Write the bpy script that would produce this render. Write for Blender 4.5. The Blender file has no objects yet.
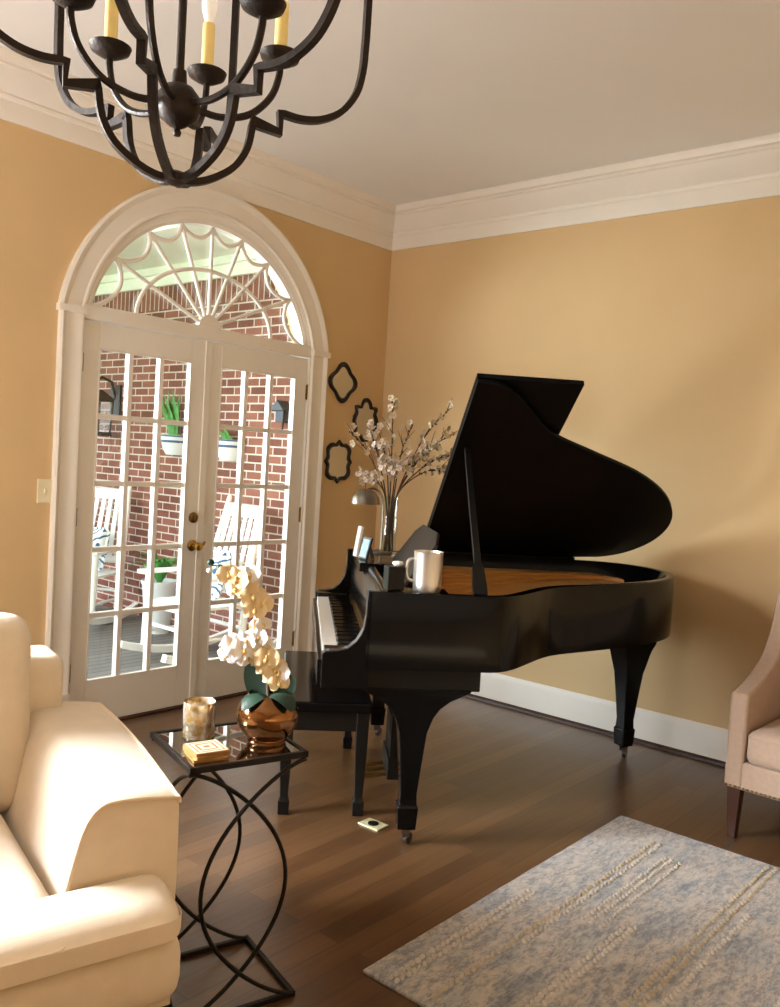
import bpy, bmesh, math, random
from mathutils import Vector, Matrix
random.seed(7)
PI = math.pi
C = bpy.context.scene.collection
sc = bpy.context.scene

# ------------------------------------------------------------------ helpers
class MB:
    """collects shapes, builds ONE mesh object"""
    def __init__(s): s.v = []; s.f = []; s.mi = []; s.cur = 0
    def add(s, vs, fs):
        o = len(s.v); s.v += [tuple(p) for p in vs]
        for f in fs: s.f.append(tuple(i + o for i in f)); s.mi.append(s.cur)
        return s
    def box(s, c, d, R=None):
        c = Vector(c); x, y, z = d[0] / 2, d[1] / 2, d[2] / 2
        pts = [Vector(p) for p in ((-x,-y,-z),(x,-y,-z),(x,y,-z),(-x,y,-z),(-x,-y,z),(x,-y,z),(x,y,z),(-x,y,z))]
        if R is not None: pts = [R @ p for p in pts]
        return s.add([p + c for p in pts], [(0,3,2,1),(4,5,6,7),(0,1,5,4),(1,2,6,5),(2,3,7,6),(3,0,4,7)])
    def b2(s, a, b):
        return s.box([(a[i] + b[i]) / 2 for i in range(3)], [abs(b[i] - a[i]) for i in range(3)])
    def prism(s, pts, ext):
        n = len(pts); e = Vector(ext); pts = [Vector(p) for p in pts]
        fs = [tuple(range(n - 1, -1, -1)), tuple(range(n, 2 * n))]
        fs += [(i, (i + 1) % n, n + (i + 1) % n, n + i) for i in range(n)]
        return s.add(pts + [p + e for p in pts], fs)
    def loft(s, loops, caps=True, closed=True, ring=False):
        n = len(loops[0]); vs = [p for L in loops for p in L]; fs = []
        m = len(loops)
        for k in range(m if ring else m - 1):
            k2 = (k + 1) % m
            for i in range(n if closed else n - 1):
                j = (i + 1) % n
                fs.append((k * n + i, k * n + j, k2 * n + j, k2 * n + i))
        if caps and not ring:
            fs.append(tuple(range(n - 1, -1, -1))); fs.append(tuple((m - 1) * n + i for i in range(n)))
        return s.add(vs, fs)
    def tube(s, path, r, n=10, closed=False, square=False, up=None):
        P = [Vector(p) for p in path]; m = len(P)
        rs = r if isinstance(r, (list, tuple)) else [r] * m
        T = []
        for i in range(m):
            if closed: t = P[(i + 1) % m] - P[i - 1]
            else: t = P[min(i + 1, m - 1)] - P[max(i - 1, 0)]
            T.append(t.normalized())
        a = Vector(up) if up else (Vector((0, 0, 1)) if abs(T[0].z) < .9 else Vector((1, 0, 0)))
        N = (a - T[0] * a.dot(T[0])).normalized(); loops = []
        for i in range(m):
            if up: N = Vector(up)
            N = (N - T[i] * N.dot(T[i])).normalized(); B = T[i].cross(N)
            sc_ = 1.0
            if 0 < i < m - 1 or closed:
                d1 = (P[i] - P[i - 1]).normalized(); c = max(.35, abs(d1.dot(T[i]))); sc_ = 1 / c
            k = 4 if square else n; L = []
            for j in range(k):
                an = 2 * PI * (j + (.5 if square else 0)) / k
                rr = rs[i] * (1.414 if square else 1)
                L.append(P[i] + N * math.cos(an) * rr * (1 if not square else 1) + B * math.sin(an) * rr * (sc_ if square else 1))
            loops.append(L)
        return s.loft(loops, caps=not closed, ring=closed)
    def lathe(s, prof, c=(0, 0, 0), n=32, R=None):
        c = Vector(c); loops = []
        for r, z in prof:
            L = []
            for j in range(n):
                p = Vector((max(r, 1e-4) * math.cos(2 * PI * j / n), max(r, 1e-4) * math.sin(2 * PI * j / n), z))
                L.append((R @ p if R is not None else p) + c)
            loops.append(L)
        return s.loft(loops)
    def ell(s, c, r, n=14, m=8, R=None):
        prof = [(math.sin(PI * k / m), -math.cos(PI * k / m)) for k in range(m + 1)]
        loops = []
        for a, z in prof:
            L = []
            for j in range(n):
                p = Vector((max(a, 1e-3) * math.cos(2 * PI * j / n) * r[0], max(a, 1e-3) * math.sin(2 * PI * j / n) * r[1], z * r[2]))
                L.append((R @ p if R is not None else p) + Vector(c))
            loops.append(L)
        return s.loft(loops)
    def rbox(s, a, b, r, n=8, puff=None, R=None, c=None):
        """rounded cushion-like box from corner a to corner b"""
        ctr = [(a[i] + b[i]) / 2 for i in range(3)]; h = [abs(b[i] - a[i]) / 2 for i in range(3)]
        rr = [min(r, x) for x in h]; bm = bmesh.new(); cache = {}
        def vert(p):
            k = tuple(round(x, 5) for x in p)
            if k in cache: return cache[k]
            q = []; inner = []; 
            pp = [p[i] * h[i] for i in range(3)]
            inn = [max(-(h[i] - r) if h[i] > r else 0, min((h[i] - r) if h[i] > r else 0, pp[i])) for i in range(3)]
            d = [(pp[i] - inn[i]) / max(rr[i], 1e-6) for i in range(3)]
            L = math.sqrt(sum(x * x for x in d)) or 1; mx = max(abs(x) for x in d)
            out = [inn[i] + d[i] / L * mx * rr[i] for i in range(3)]
            if puff: out = puff(Vector(out), p)
            cache[k] = Vector(out); return cache[k]
        idx = {}; vs = []; fs = []
        def vi(p):
            k = tuple(round(x, 5) for x in p)
            if k not in idx: idx[k] = len(vs); vs.append(vert(p))
            return idx[k]
        # non uniform grid: dense in the corner radius
        grids = []
        for i in range(3):
            e = rr[i] / h[i]
            g = [-1 + e * t for t in (0, .12, .3, .55, 1)] if e < 1 else [-1, -.8, -.55, -.3, 0]
            mid = []
            if e < 1:
                mid = [(-1 + e) + (2 - 2 * e) * k / n for k in range(1, n)]
            gg = g + mid + [-x for x in reversed(g)]
            o = []
            for x in gg:
                if not o or x - o[-1] > 1e-4: o.append(x)
            grids.append(o)
        for ax in range(3):
            u, w = (ax + 1) % 3, (ax + 2) % 3
            for sgn in (-1, 1):
                for i in range(len(grids[u]) - 1):
                    for j in range(len(grids[w]) - 1):
                        q = []
                        for du, dw in ((0, 0), (1, 0), (1, 1), (0, 1)):
                            p = [0, 0, 0]; p[ax] = sgn; p[u] = grids[u][i + du]; p[w] = grids[w][j + dw]
                            q.append(vi(p))
                        fs.append(tuple(q if sgn > 0 else reversed(q)))
        cc = Vector(ctr)
        out = [((R @ v) if R is not None else v) + cc for v in vs]
        bm.free()
        return s.add(out, fs)
    def build(s, name, mat, parent=None, smooth=40, bevel=0, seg=2, loc=None):
        me = bpy.data.meshes.new(name); me.from_pydata(s.v, [], s.f)
        mats = mat if isinstance(mat, (list, tuple)) else [mat]
        for m in mats: me.materials.append(m)
        if len(mats) > 1: me.polygons.foreach_set('material_index', s.mi)
        bm = bmesh.new(); bm.from_mesh(me); bmesh.ops.recalc_face_normals(bm, faces=bm.faces); bm.to_mesh(me); bm.free()
        if smooth:
            me.shade_smooth()
            me.set_sharp_from_angle(angle=math.radians(smooth))
        me.update()
        o = bpy.data.objects.new(name, me); C.objects.link(o)
        if parent is not None: o.parent = parent
        if loc is not None: o.location = loc
        if bevel:
            b = o.modifiers.new('bevel', 'BEVEL'); b.width = bevel; b.segments = seg; b.limit_method = 'ANGLE'; b.angle_limit = math.radians(40)
            b.harden_normals = False
        return o

def tag(o, label, cat, group=None):
    o['label'] = label; o['category'] = cat
    if group: o['group'] = group
    return o
def thing(name, label, cat, loc=(0, 0, 0), rz=0, group=None):
    o = bpy.data.objects.new(name, None); C.objects.link(o); o.empty_display_size = .05
    o.location = loc; o.rotation_euler = (0, 0, rz)
    return tag(o, label, cat, group)
def struct(o): o['kind'] = 'structure'; return o
def copy_part(o, parent, loc=None, rot=None, scale=None):
    c = o.copy(); C.objects.link(c); c.parent = parent
    if loc is not None: c.location = loc
    if rot is not None: c.rotation_euler = rot
    if scale is not None: c.scale = scale
    for ch in list(o.children):
        d = ch.copy(); C.objects.link(d); d.parent = c
    return c
def smoothstep(t): t = max(0, min(1, t)); return t * t * (3 - 2 * t)
def catmull(P, k=8, closed=False):
    P = [Vector(p) for p in P]; n = len(P); out = []
    for i in range(n if closed else n - 1):
        g = (lambda j: P[j % n]) if closed else (lambda j: P[max(0, min(n - 1, j))])
        a, b, c, d = g(i - 1), g(i), g(i + 1), g(i + 2)
        for q in range(k):
            t = q / k
            out.append(.5 * (2 * b + (c - a) * t + (2 * a - 5 * b + 4 * c - d) * t * t + (3 * b - a - 3 * c + d) * t ** 3))
    if not closed: out.append(P[-1])
    return out

# ------------------------------------------------------------------ materials
def lin(h):
    h = h.lstrip('#'); r = [int(h[i:i + 2], 16) / 255 for i in (0, 2, 4)]
    return tuple((x / 12.92 if x <= .04045 else ((x + .055) / 1.055) ** 2.4) for x in r) + (1,)
def mat(name, col, rough=.5, metal=0, var=0, vscale=8, bump=0, bscale=60, spec=.5, coat=0, emis=None, estr=0, sss=0, trans=0, ior=1.45, sheen=0, stretch=None):
    m = bpy.data.materials.new(name); m.use_nodes = True; nt = m.node_tree; b = nt.nodes['Principled BSDF']
    c = lin(col) if isinstance(col, str) else col
    b.inputs['Base Color'].default_value = c; b.inputs['Roughness'].default_value = rough; b.inputs['Metallic'].default_value = metal
    b.inputs['Specular IOR Level'].default_value = spec; b.inputs['Coat Weight'].default_value = coat; b.inputs['IOR'].default_value = ior
    b.inputs['Transmission Weight'].default_value = trans; b.inputs['Sheen Weight'].default_value = sheen
    if sss: b.inputs['Subsurface Weight'].default_value = sss; b.inputs['Subsurface Radius'].default_value = (.01, .008, .006)
    if emis: b.inputs['Emission Color'].default_value = lin(emis); b.inputs['Emission Strength'].default_value = estr
    tc = nt.nodes.new('ShaderNodeTexCoord'); mp = nt.nodes.new('ShaderNodeMapping'); nt.links.new(tc.outputs['Object'], mp.inputs['Vector'])
    if stretch: mp.inputs['Scale'].default_value = stretch
    if var:
        n = nt.nodes.new('ShaderNodeTexNoise'); n.inputs['Scale'].default_value = vscale; n.inputs['Detail'].default_value = 4
        nt.links.new(mp.outputs[0], n.inputs['Vector'])
        r = nt.nodes.new('ShaderNodeValToRGB')
        r.color_ramp.elements[0].color = tuple(x * (1 - var) for x in c[:3]) + (1,); r.color_ramp.elements[0].position = .3
        r.color_ramp.elements[1].color = tuple(min(1, x * (1 + var)) for x in c[:3]) + (1,); r.color_ramp.elements[1].position = .7
        nt.links.new(n.outputs['Fac'], r.inputs[0]); nt.links.new(r.outputs[0], b.inputs['Base Color'])
    if bump:
        n = nt.nodes.new('ShaderNodeTexNoise'); n.inputs['Scale'].default_value = bscale; n.inputs['Detail'].default_value = 3
        nt.links.new(mp.outputs[0], n.inputs['Vector'])
        bp = nt.nodes.new('ShaderNodeBump'); bp.inputs['Strength'].default_value = bump; bp.inputs['Distance'].default_value = .01
        nt.links.new(n.outputs['Fac'], bp.inputs['Height']); nt.links.new(bp.outputs[0], b.inputs['Normal'])
    return m
def glass_mat(name, tint=(1, 1, 1, 1), gl=.08, rough=0.0):
    m = bpy.data.materials.new(name); m.use_nodes = True; nt = m.node_tree; nt.nodes.clear()
    o = nt.nodes.new('ShaderNodeOutputMaterial'); mx = nt.nodes.new('ShaderNodeMixShader')
    t = nt.nodes.new('ShaderNodeBsdfTransparent'); t.inputs[0].default_value = tint
    g = nt.nodes.new('ShaderNodeBsdfGlossy'); g.inputs['Roughness'].default_value = rough
    if gl is None:
        fr = nt.nodes.new('ShaderNodeFresnel'); fr.inputs[0].default_value = 1.45; nt.links.new(fr.outputs[0], mx.inputs[0])
    else: mx.inputs[0].default_value = gl
    nt.links.new(t.outputs[0], mx.inputs[1]); nt.links.new(g.outputs[0], mx.inputs[2]); nt.links.new(mx.outputs[0], o.inputs[0])
    return m

M = {}
M['wall'] = mat('wall_paint', '#d4b689', .75, var=.03, vscale=2, bump=.05, bscale=200, spec=.25)
M['ceil'] = mat('ceiling_paint', '#ebe9e6', .8, var=.015, vscale=2, spec=.2)
M['trim'] = mat('white_trim_paint', '#ece5da', .35, var=.02, vscale=3)
M['door'] = mat('white_door_paint', '#ece6dc', .35, var=.02, vscale=3)
M['black'] = mat('piano_black_lacquer', (.004, .004, .0042, 1), .14, spec=.22, var=.1, vscale=3)
M['blacksat'] = mat('black_satin', (.006, .0055, .005, 1), .4, spec=.3, var=.1, vscale=10)
M['blackin'] = mat('lid_underside_black', (.0025, .0025, .0027, 1), .45, spec=.12, var=.1, vscale=4)
M['gold'] = mat('gold_iron_plate', '#cf9450', .5, .1, var=.1, vscale=9)
M['wood_in'] = mat('spruce_inner_wood', '#a86e35', .5, var=.15, vscale=10, stretch=(1, 12, 12))
M['ivory'] = mat('white_key', '#efeae2', .25, var=.01)
M['brass'] = mat('brass', '#b08a44', .25, 1, var=.08, vscale=20)
M['brass_old'] = mat('aged_brass', '#80683c', .35, 1, var=.15, vscale=40)
M['chrome'] = mat('polished_metal', '#d8d8da', .18, 1, var=.03)
M['iron'] = mat('black_wrought_iron', '#1e1712', .45, .5, var=.25, vscale=40, bump=.15, bscale=120)
M['bronze_dark'] = mat('dark_bronze', '#2a201a', .5, .55, var=.3, vscale=30, bump=.2, bscale=90)
M['candle'] = mat('candle_sleeve', '#f0d892', .5, var=.08, vscale=30, sss=.2, emis='#f0cc70', estr=.10)  # faint glow put into sleeves and wax, neither of them a lamp
M['sofa'] = mat('cream_upholstery', '#eedfc9', .85, var=.03, vscale=20, bump=.12, bscale=500, sheen=.2, spec=.2)
M['chairf'] = mat('blush_linen', '#a78f7d', .9, var=.05, vscale=60, bump=.2, bscale=600, sheen=.2, spec=.2)
M['piping'] = mat('cream_piping', '#efdcc0', .8, var=.03, vscale=30, spec=.2)
M['walnut'] = mat('dark_walnut', '#3a2015', .4, var=.25, vscale=8, stretch=(8, 8, 1))
M['copper'] = mat('copper_glaze', '#8f6540', .14, .95, var=.22, vscale=9)
M['leaf'] = mat('orchid_leaf', '#183527', .55, var=.2, vscale=12)
M['green'] = mat('houseplant_green', '#3f8a3a', .5, var=.3, vscale=20)
M['stem'] = mat('orchid_stem', '#57483a', .6, var=.2, vscale=30)
M['petal'] = mat('cream_petal', '#f5dfb4', .6, var=.06, vscale=25, sss=.15)
M['petalw'] = mat('white_petal', '#f6f2ee', .6, var=.03, vscale=25, sss=.15)
M['lip'] = mat('yellow_lip', '#e3c27e', .6, var=.2, vscale=50)
M['bark'] = mat('branch_bark', '#4a3423', .8, var=.3, vscale=60)
M['blossom'] = mat('pale_blossom', '#cfbfa3', .7, var=.08, vscale=60, sss=.1)
M['blossomp'] = mat('pink_white_blossom', '#ddd0c4', .7, var=.08, vscale=60, sss=.1)
M['pinblk'] = mat('red_brown_felt', '#4a2a1c', .35, var=.2, vscale=20)
M['deskb'] = mat('desk_brown_black', '#332a22', .5, var=.12, vscale=15, spec=.3)  # brownish black satin of the music desk
M['steel'] = mat('dark_steel', '#77757a', .32, 1, var=.15, vscale=60)
M['silver'] = mat('brushed_silver', '#ece9e4', .36, 1, var=.08, vscale=12, stretch=(1, 1, .05))
M['nickel'] = mat('lamp_nickel', '#847c72', .32, 1, var=.06)
M['mirror'] = mat('mirror_silvering', '#d9dad4', .04, 1, var=.01)
M['frameblk'] = mat('black_carved_frame', '#17120f', .4, var=.3, vscale=60)
M['plastic'] = mat('cream_plastic', '#eadfbd', .35, var=.02)
M['white'] = mat('white_card', '#f4f1ea', .6, var=.02)
M['bluepic'] = mat('pale_blue_picture', '#9cc4d8', .3, var=.35, vscale=35)
M['brownfab'] = mat('dark_brown_leather', '#2c241e', .6, var=.2, vscale=30)
M['coast'] = mat('coaster_print', '#e0d3be', .5, var=.12, vscale=45)
M['coaste'] = mat('coaster_wood_edge', '#a3763f', .5, var=.15, vscale=30)
M['rockw'] = mat('white_porch_paint', '#f3f4f2', .5, var=.02)
M['plate_m'] = mat('outlet_plate_metal', '#d8d4a8', .35, .2, var=.1, vscale=60)
M['lantern'] = mat('lantern_black', '#1c1e20', .45, .4, var=.2, vscale=30)
M['ceramic'] = mat('blue_white_ceramic', '#dfe6ea', .25, var=.02)
M['cerblue'] = mat('ceramic_blue_band', '#3c5a86', .3, var=.3, vscale=50)
M['navy'] = mat('dark_slate_metal', '#262d36', .5, .4, var=.2, vscale=30)
M['grass'] = mat('lawn', '#5f7a3c', .9, var=.3, vscale=30)
M['pceil'] = mat('porch_ceiling_green', '#f0f4e8', .7, var=.02)
M['bulb'] = mat('bulb_glass', '#f6f0e6', .2, var=.02, emis='#fff6ec', estr=.3)  # bulbs are unlit; weak emission added so the glass looks whitish
M['glass'] = glass_mat('window_glass', (.97, .99, .98, 1), .05)
M['clear'] = glass_mat('clear_glass', (.94, .96, .95, 1), .05)
M['tabletop'] = glass_mat('smoked_mirror_glass', (.28, .27, .25, 1), .5, .01)

def new_mat(name):
    m = bpy.data.materials.new(name); m.use_nodes = True; nt = m.node_tree; return m, nt, nt.nodes['Principled BSDF']
def floor_mat():
    m, nt, b = new_mat('oak_strip_floor'); N = nt.nodes.new; L = nt.links.new
    g = N('ShaderNodeNewGeometry'); mp = N('ShaderNodeMapping'); L(g.outputs['Position'], mp.inputs[0])
    br = N('ShaderNodeTexBrick'); L(mp.outputs[0], br.inputs['Vector'])
    br.inputs['Scale'].default_value = 1; br.inputs['Brick Width'].default_value = 1.3; br.inputs['Row Height'].default_value = .083
    br.inputs['Mortar Size'].default_value = .0011; br.inputs['Mortar Smooth'].default_value = .3; br.inputs['Bias'].default_value = 0
    br.offset = .37; br.squash = 1
    br.inputs['Color1'].default_value = (0, 0, 0, 1); br.inputs['Color2'].default_value = (1, 1, 1, 1); br.inputs['Mortar'].default_value = (.5, .5, .5, 1)
    ramp = N('ShaderNodeValToRGB'); e = ramp.color_ramp.elements
    e[0].position = 0; e[0].color = lin('#583d27'); e[1].position = 1; e[1].color = lin('#745538')
    x = ramp.color_ramp.elements.new(.5); x.color = lin('#65482e')
    L(br.outputs['Color'], ramp.inputs[0])
    mp2 = N('ShaderNodeMapping'); mp2.inputs['Scale'].default_value = (1.6, 26, 26); L(g.outputs['Position'], mp2.inputs[0])
    n = N('ShaderNodeTexNoise'); n.inputs['Scale'].default_value = 2.2; n.inputs['Detail'].default_value = 8; n.inputs['Roughness'].default_value = .62; L(mp2.outputs[0], n.inputs[0])
    r2 = N('ShaderNodeValToRGB'); r2.color_ramp.elements[0].position = .3; r2.color_ramp.elements[0].color = (.74, .71, .68, 1); r2.color_ramp.elements[1].position = .72; r2.color_ramp.elements[1].color = (1.12, 1.1, 1.05, 1)
    L(n.outputs['Fac'], r2.inputs[0])
    mx = N('ShaderNodeMix'); mx.data_type = 'RGBA'; mx.blend_type = 'MULTIPLY'; mx.inputs[0].default_value = 1
    L(ramp.outputs[0], mx.inputs[6]); L(r2.outputs[0], mx.inputs[7])
    mo = N('ShaderNodeMix'); mo.data_type = 'RGBA'; mo.blend_type = 'MIX'; L(br.outputs['Fac'], mo.inputs[0]); L(mx.outputs[2], mo.inputs[6]); mo.inputs[7].default_value = lin('#2c1809')
    L(mo.outputs[2], b.inputs['Base Color'])
    b.inputs['Roughness'].default_value = .3; b.inputs['Specular IOR Level'].default_value = 1.0
    bp = N('ShaderNodeBump'); bp.inputs['Strength'].default_value = .08; bp.inputs['Distance'].default_value = .004; L(n.outputs['Fac'], bp.inputs['Height']); L(bp.outputs[0], b.inputs['Normal'])
    return m
def brick_mat(soldier=False):
    m, nt, b = new_mat('red_brick_soldier' if soldier else 'red_brick'); N = nt.nodes.new; L = nt.links.new
    g = N('ShaderNodeNewGeometry'); sx = N('ShaderNodeSeparateXYZ'); cx = N('ShaderNodeCombineXYZ'); L(g.outputs['Position'], sx.inputs[0])
    if soldier: L(sx.outputs['Z'], cx.inputs[0]); L(sx.outputs['Y'], cx.inputs[1])
    else: L(sx.outputs['Y'], cx.inputs[0]); L(sx.outputs['Z'], cx.inputs[1])
    br = N('ShaderNodeTexBrick'); L(cx.outputs[0], br.inputs['Vector'])
    br.inputs['Scale'].default_value = 1; br.inputs['Brick Width'].default_value = .2032 if not soldier else 3.0; br.inputs['Row Height'].default_value = .0677
    br.inputs['Mortar Size'].default_value = .0065; br.inputs['Mortar Smooth'].default_value = .15
    br.inputs['Color1'].default_value = lin('#6a4036'); br.inputs['Color2'].default_value = lin('#8c5a4c'); br.inputs['Mortar'].default_value = lin('#c6bab0')
    n = N('ShaderNodeTexNoise'); n.inputs['Scale'].default_value = 5; n.inputs['Detail'].default_value = 4; L(g.outputs['Position'], n.inputs[0])
    mx = N('ShaderNodeMix'); mx.data_type = 'RGBA'; mx.blend_type = 'OVERLAY'; mx.inputs[0].default_value = .35; L(br.outputs['Color'], mx.inputs[6]); L(n.outputs['Fac'], mx.inputs[7])
    L(mx.outputs[2], b.inputs['Base Color']); b.inputs['Roughness'].default_value = .9; b.inputs['Specular IOR Level'].default_value = .2
    bp = N('ShaderNodeBump'); bp.inputs['Strength'].default_value = .5; bp.inputs['Distance'].default_value = .01; bp.invert = True; L(br.outputs['Fac'], bp.inputs['Height']); L(bp.outputs[0], b.inputs['Normal'])
    return m
def plank_mat(name, c1, c2, axis='Y', w=.1, gap='#1e1a18'):
    m, nt, b = new_mat(name); N = nt.nodes.new; L = nt.links.new
    g = N('ShaderNodeNewGeometry'); sx = N('ShaderNodeSeparateXYZ'); cx = N('ShaderNodeCombineXYZ'); L(g.outputs['Position'], sx.inputs[0])
    o = 'X' if axis == 'Y' else 'Y'
    L(sx.outputs[o], cx.inputs[0]); L(sx.outputs[axis], cx.inputs[1])
    br = N('ShaderNodeTexBrick'); L(cx.outputs[0], br.inputs['Vector']); br.inputs['Scale'].default_value = 1
    br.inputs['Brick Width'].default_value = 3; br.inputs['Row Height'].default_value = w; br.inputs['Mortar Size'].default_value = .005
    br.inputs['Color1'].default_value = lin(c1); br.inputs['Color2'].default_value = lin(c2); br.inputs['Mortar'].default_value = lin(gap)
    L(br.outputs['Color'], b.inputs['Base Color']); b.inputs['Roughness'].default_value = .7
    return m
def rug_mat():
    m, nt, b = new_mat('heathered_wool_rug'); N = nt.nodes.new; L = nt.links.new
    g = N('ShaderNodeNewGeometry')
    def noise(scale, mapscale, det=4, ro=.6):
        mp = N('ShaderNodeMapping'); mp.inputs['Scale'].default_value = mapscale; L(g.outputs['Position'], mp.inputs[0])
        n = N('ShaderNodeTexNoise'); n.inputs['Scale'].default_value = scale; n.inputs['Detail'].default_value = det; n.inputs['Roughness'].default_value = ro; L(mp.outputs[0], n.inputs[0]); return n
    def ramp(src, stops):
        r = N('ShaderNodeValToRGB'); e = r.color_ramp.elements
        e[0].position, e[0].color = stops[0][0], lin(stops[0][1]); e[1].position, e[1].color = stops[-1][0], lin(stops[-1][1])
        for p_, c_ in stops[1:-1]: x = e.new(p_); x.color = lin(c_)
        L(src, r.inputs[0]); return r
    big = noise(2.6, (1.2, 3.4, 1), 5, .65)
    base = ramp(big.outputs['Fac'], [(.30, '#6b727c'), (.41, '#9a9ca0'), (.50, '#b8aea4'), (.58, '#95989c'), (.70, '#c4b8ac')])
    fine = noise(34, (.8, 1.8, 1), 8, .85)
    fr = N('ShaderNodeValToRGB'); fr.color_ramp.elements[0].position = .43; fr.color_ramp.elements[0].color = (.42, .44, .48, 1); fr.color_ramp.elements[1].position = .55; fr.color_ramp.elements[1].color = (1.15, 1.12, 1.08, 1)
    L(fine.outputs['Fac'], fr.inputs[0])
    mx = N('ShaderNodeMix'); mx.data_type = 'RGBA'; mx.blend_type = 'MULTIPLY'; mx.inputs[0].default_value = .85; L(base.outputs[0], mx.inputs[6]); L(fr.outputs[0], mx.inputs[7])
    pat = noise(7, (1, 2, 1), 5, .7)
    pr = N('ShaderNodeValToRGB'); pr.color_ramp.elements[0].position = .52; pr.color_ramp.elements[0].color = (0, 0, 0, 1); pr.color_ramp.elements[1].position = .66; pr.color_ramp.elements[1].color = (.6, .6, .6, 1)
    L(pat.outputs['Fac'], pr.inputs[0])
    m2 = N('ShaderNodeMix'); m2.data_type = 'RGBA'; m2.blend_type = 'MIX'; L(pr.outputs[0], m2.inputs[0]); L(mx.outputs[2], m2.inputs[6]); m2.inputs[7].default_value = lin('#c8bfb2')
    L(m2.outputs[2], b.inputs['Base Color']); b.inputs['Roughness'].default_value = .9; b.inputs['Sheen Weight'].default_value = .35; b.inputs['Specular IOR Level'].default_value = .2
    bp = N('ShaderNodeBump'); bp.inputs['Strength'].default_value = .6; bp.inputs['Distance'].default_value = .006; L(fine.outputs['Fac'], bp.inputs['Height']); L(bp.outputs[0], b.inputs['Normal'])
    return m
def mercury_mat():
    m, nt, b = new_mat('mercury_glass'); N = nt.nodes.new; L = nt.links.new
    tc = N('ShaderNodeTexCoord'); v = N('ShaderNodeTexNoise'); v.inputs['Scale'].default_value = 45; v.inputs['Detail'].default_value = 5; L(tc.outputs['Object'], v.inputs[0])
    r = N('ShaderNodeValToRGB'); r.color_ramp.elements[0].position = .35; r.color_ramp.elements[0].color = lin('#faf8f2'); r.color_ramp.elements[1].position = .65; r.color_ramp.elements[1].color = lin('#bfa262')
    L(v.outputs['Fac'], r.inputs[0]); L(r.outputs[0], b.inputs['Base Color']); b.inputs['Metallic'].default_value = .75; b.inputs['Roughness'].default_value = .22
    return m
def pillow_mat():
    m, nt, b = new_mat('blue_medallion_fabric'); N = nt.nodes.new; L = nt.links.new
    tc = N('ShaderNodeTexCoord'); v = N('ShaderNodeTexVoronoi'); v.inputs['Scale'].default_value = 7; L(tc.outputs['Object'], v.inputs['Vector'])
    w = N('ShaderNodeMath'); w.operation = 'MULTIPLY'; w.inputs[1].default_value = 26; L(v.outputs['Distance'], w.inputs[0])
    s_ = N('ShaderNodeMath'); s_.operation = 'SINE'; L(w.outputs[0], s_.inputs[0])
    r = N('ShaderNodeValToRGB'); r.color_ramp.elements[0].position = .45; r.color_ramp.elements[0].color = lin('#e9f0f4'); r.color_ramp.elements[1].position = .6; r.color_ramp.elements[1].color = lin('#2f5f8a')
    L(s_.outputs[0], r.inputs[0]); L(r.outputs[0], b.inputs['Base Color']); b.inputs['Roughness'].default_value = .9
    return m
M['floor'] = floor_mat(); M['brick'] = brick_mat(); M['soldier'] = brick_mat(True); M['rug'] = rug_mat(); M['mercury'] = mercury_mat(); M['pillow'] = pillow_mat()
M['deck'] = plank_mat('grey_porch_boards', '#6a6663', '#7d7975', 'Y', .09)
M['pbead'] = M['pceil']
M['braid'] = mat('cream_wool_braid', '#c2b9ad', .95, var=.15, vscale=40, bump=.4, bscale=300, sheen=.3, spec=.1)
M['braidt'] = mat('tan_wool_braid', '#b7a890', .95, var=.2, vscale=40, bump=.4, bscale=300, sheen=.3, spec=.1)

# ------------------------------------------------------------------ camera (solved from the photo)
cam_p = Vector((-4.4803, -3.9458, 1.4425)); yaw, pitch, roll, F = .8638, -.0496, .0598, 874.46
fw = Vector((math.sin(yaw) * math.cos(pitch), math.cos(yaw) * math.cos(pitch), math.sin(pitch)))
r0 = Vector((math.cos(yaw), -math.sin(yaw), 0)); u0 = r0.cross(fw)
rr = r0 * math.cos(roll) + u0 * math.sin(roll); uu = -r0 * math.sin(roll) + u0 * math.cos(roll)
cd = bpy.data.cameras.new('camera'); cam = bpy.data.objects.new('camera', cd); C.objects.link(cam)
mw = Matrix((rr, uu, -fw)).transposed().to_4x4(); mw.translation = cam_p; cam.matrix_world = mw
cd.sensor_fit = 'HORIZONTAL'; cd.sensor_width = 36; cd.lens = 36 * F / 780; cd.clip_start = .05
sc.camera = cam

# ------------------------------------------------------------------ room shell
XW, YS, H = -6.6, -7.0, 3.10
struct(MB().b2((XW - .2, YS - .2, -.2), (.2, .18, 0)).build('floor', M['floor'], smooth=0))
struct(MB().b2((XW - .2, YS - .2, H), (.2, .18, H + .2)).build('ceiling', M['ceil'], smooth=0))
struct(MB().b2((0, YS, 0), (.09, .18, H)).build('wall_east', M['wall'], smooth=0))
WX0, WX1, WZ0, WZ1 = -6.15, -4.35, .8, 2.45
struct(MB().b2((XW - .15, YS, 0), (XW, .18, H)).build('wall_west', M['wall'], smooth=0))
struct(MB().b2((XW - .15, YS - .15, 0), (.09, YS, H)).build('wall_south', M['wall'], smooth=0))
DX0, DXC, DX1, DH = -2.2268, -1.4645, -.7022, 2.035
AC = 1.941                      # arch centre height
SPR = 2.085
# north wall with the arched door opening and a window further left
wm = MB(); T = .18
RO = .80
a0 = math.asin((SPR - AC) / RO)
arch = [(DXC + RO * math.cos(a0 + (PI - 2 * a0) * k / 40), AC + RO * math.sin(a0 + (PI - 2 * a0) * k / 40)) for k in range(41)]
xr_, xl_ = arch[0][0], arch[-1][0]
wm.b2((xr_, 0, 0), (0, T, SPR)); wm.b2((WX1, 0, 0), (xl_, T, SPR))
poly = [(-2.6, SPR), (xl_, SPR)] + list(reversed(arch))[1:-1] + [(xr_, SPR), (0, SPR), (0, H), (-2.6, H)]
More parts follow.
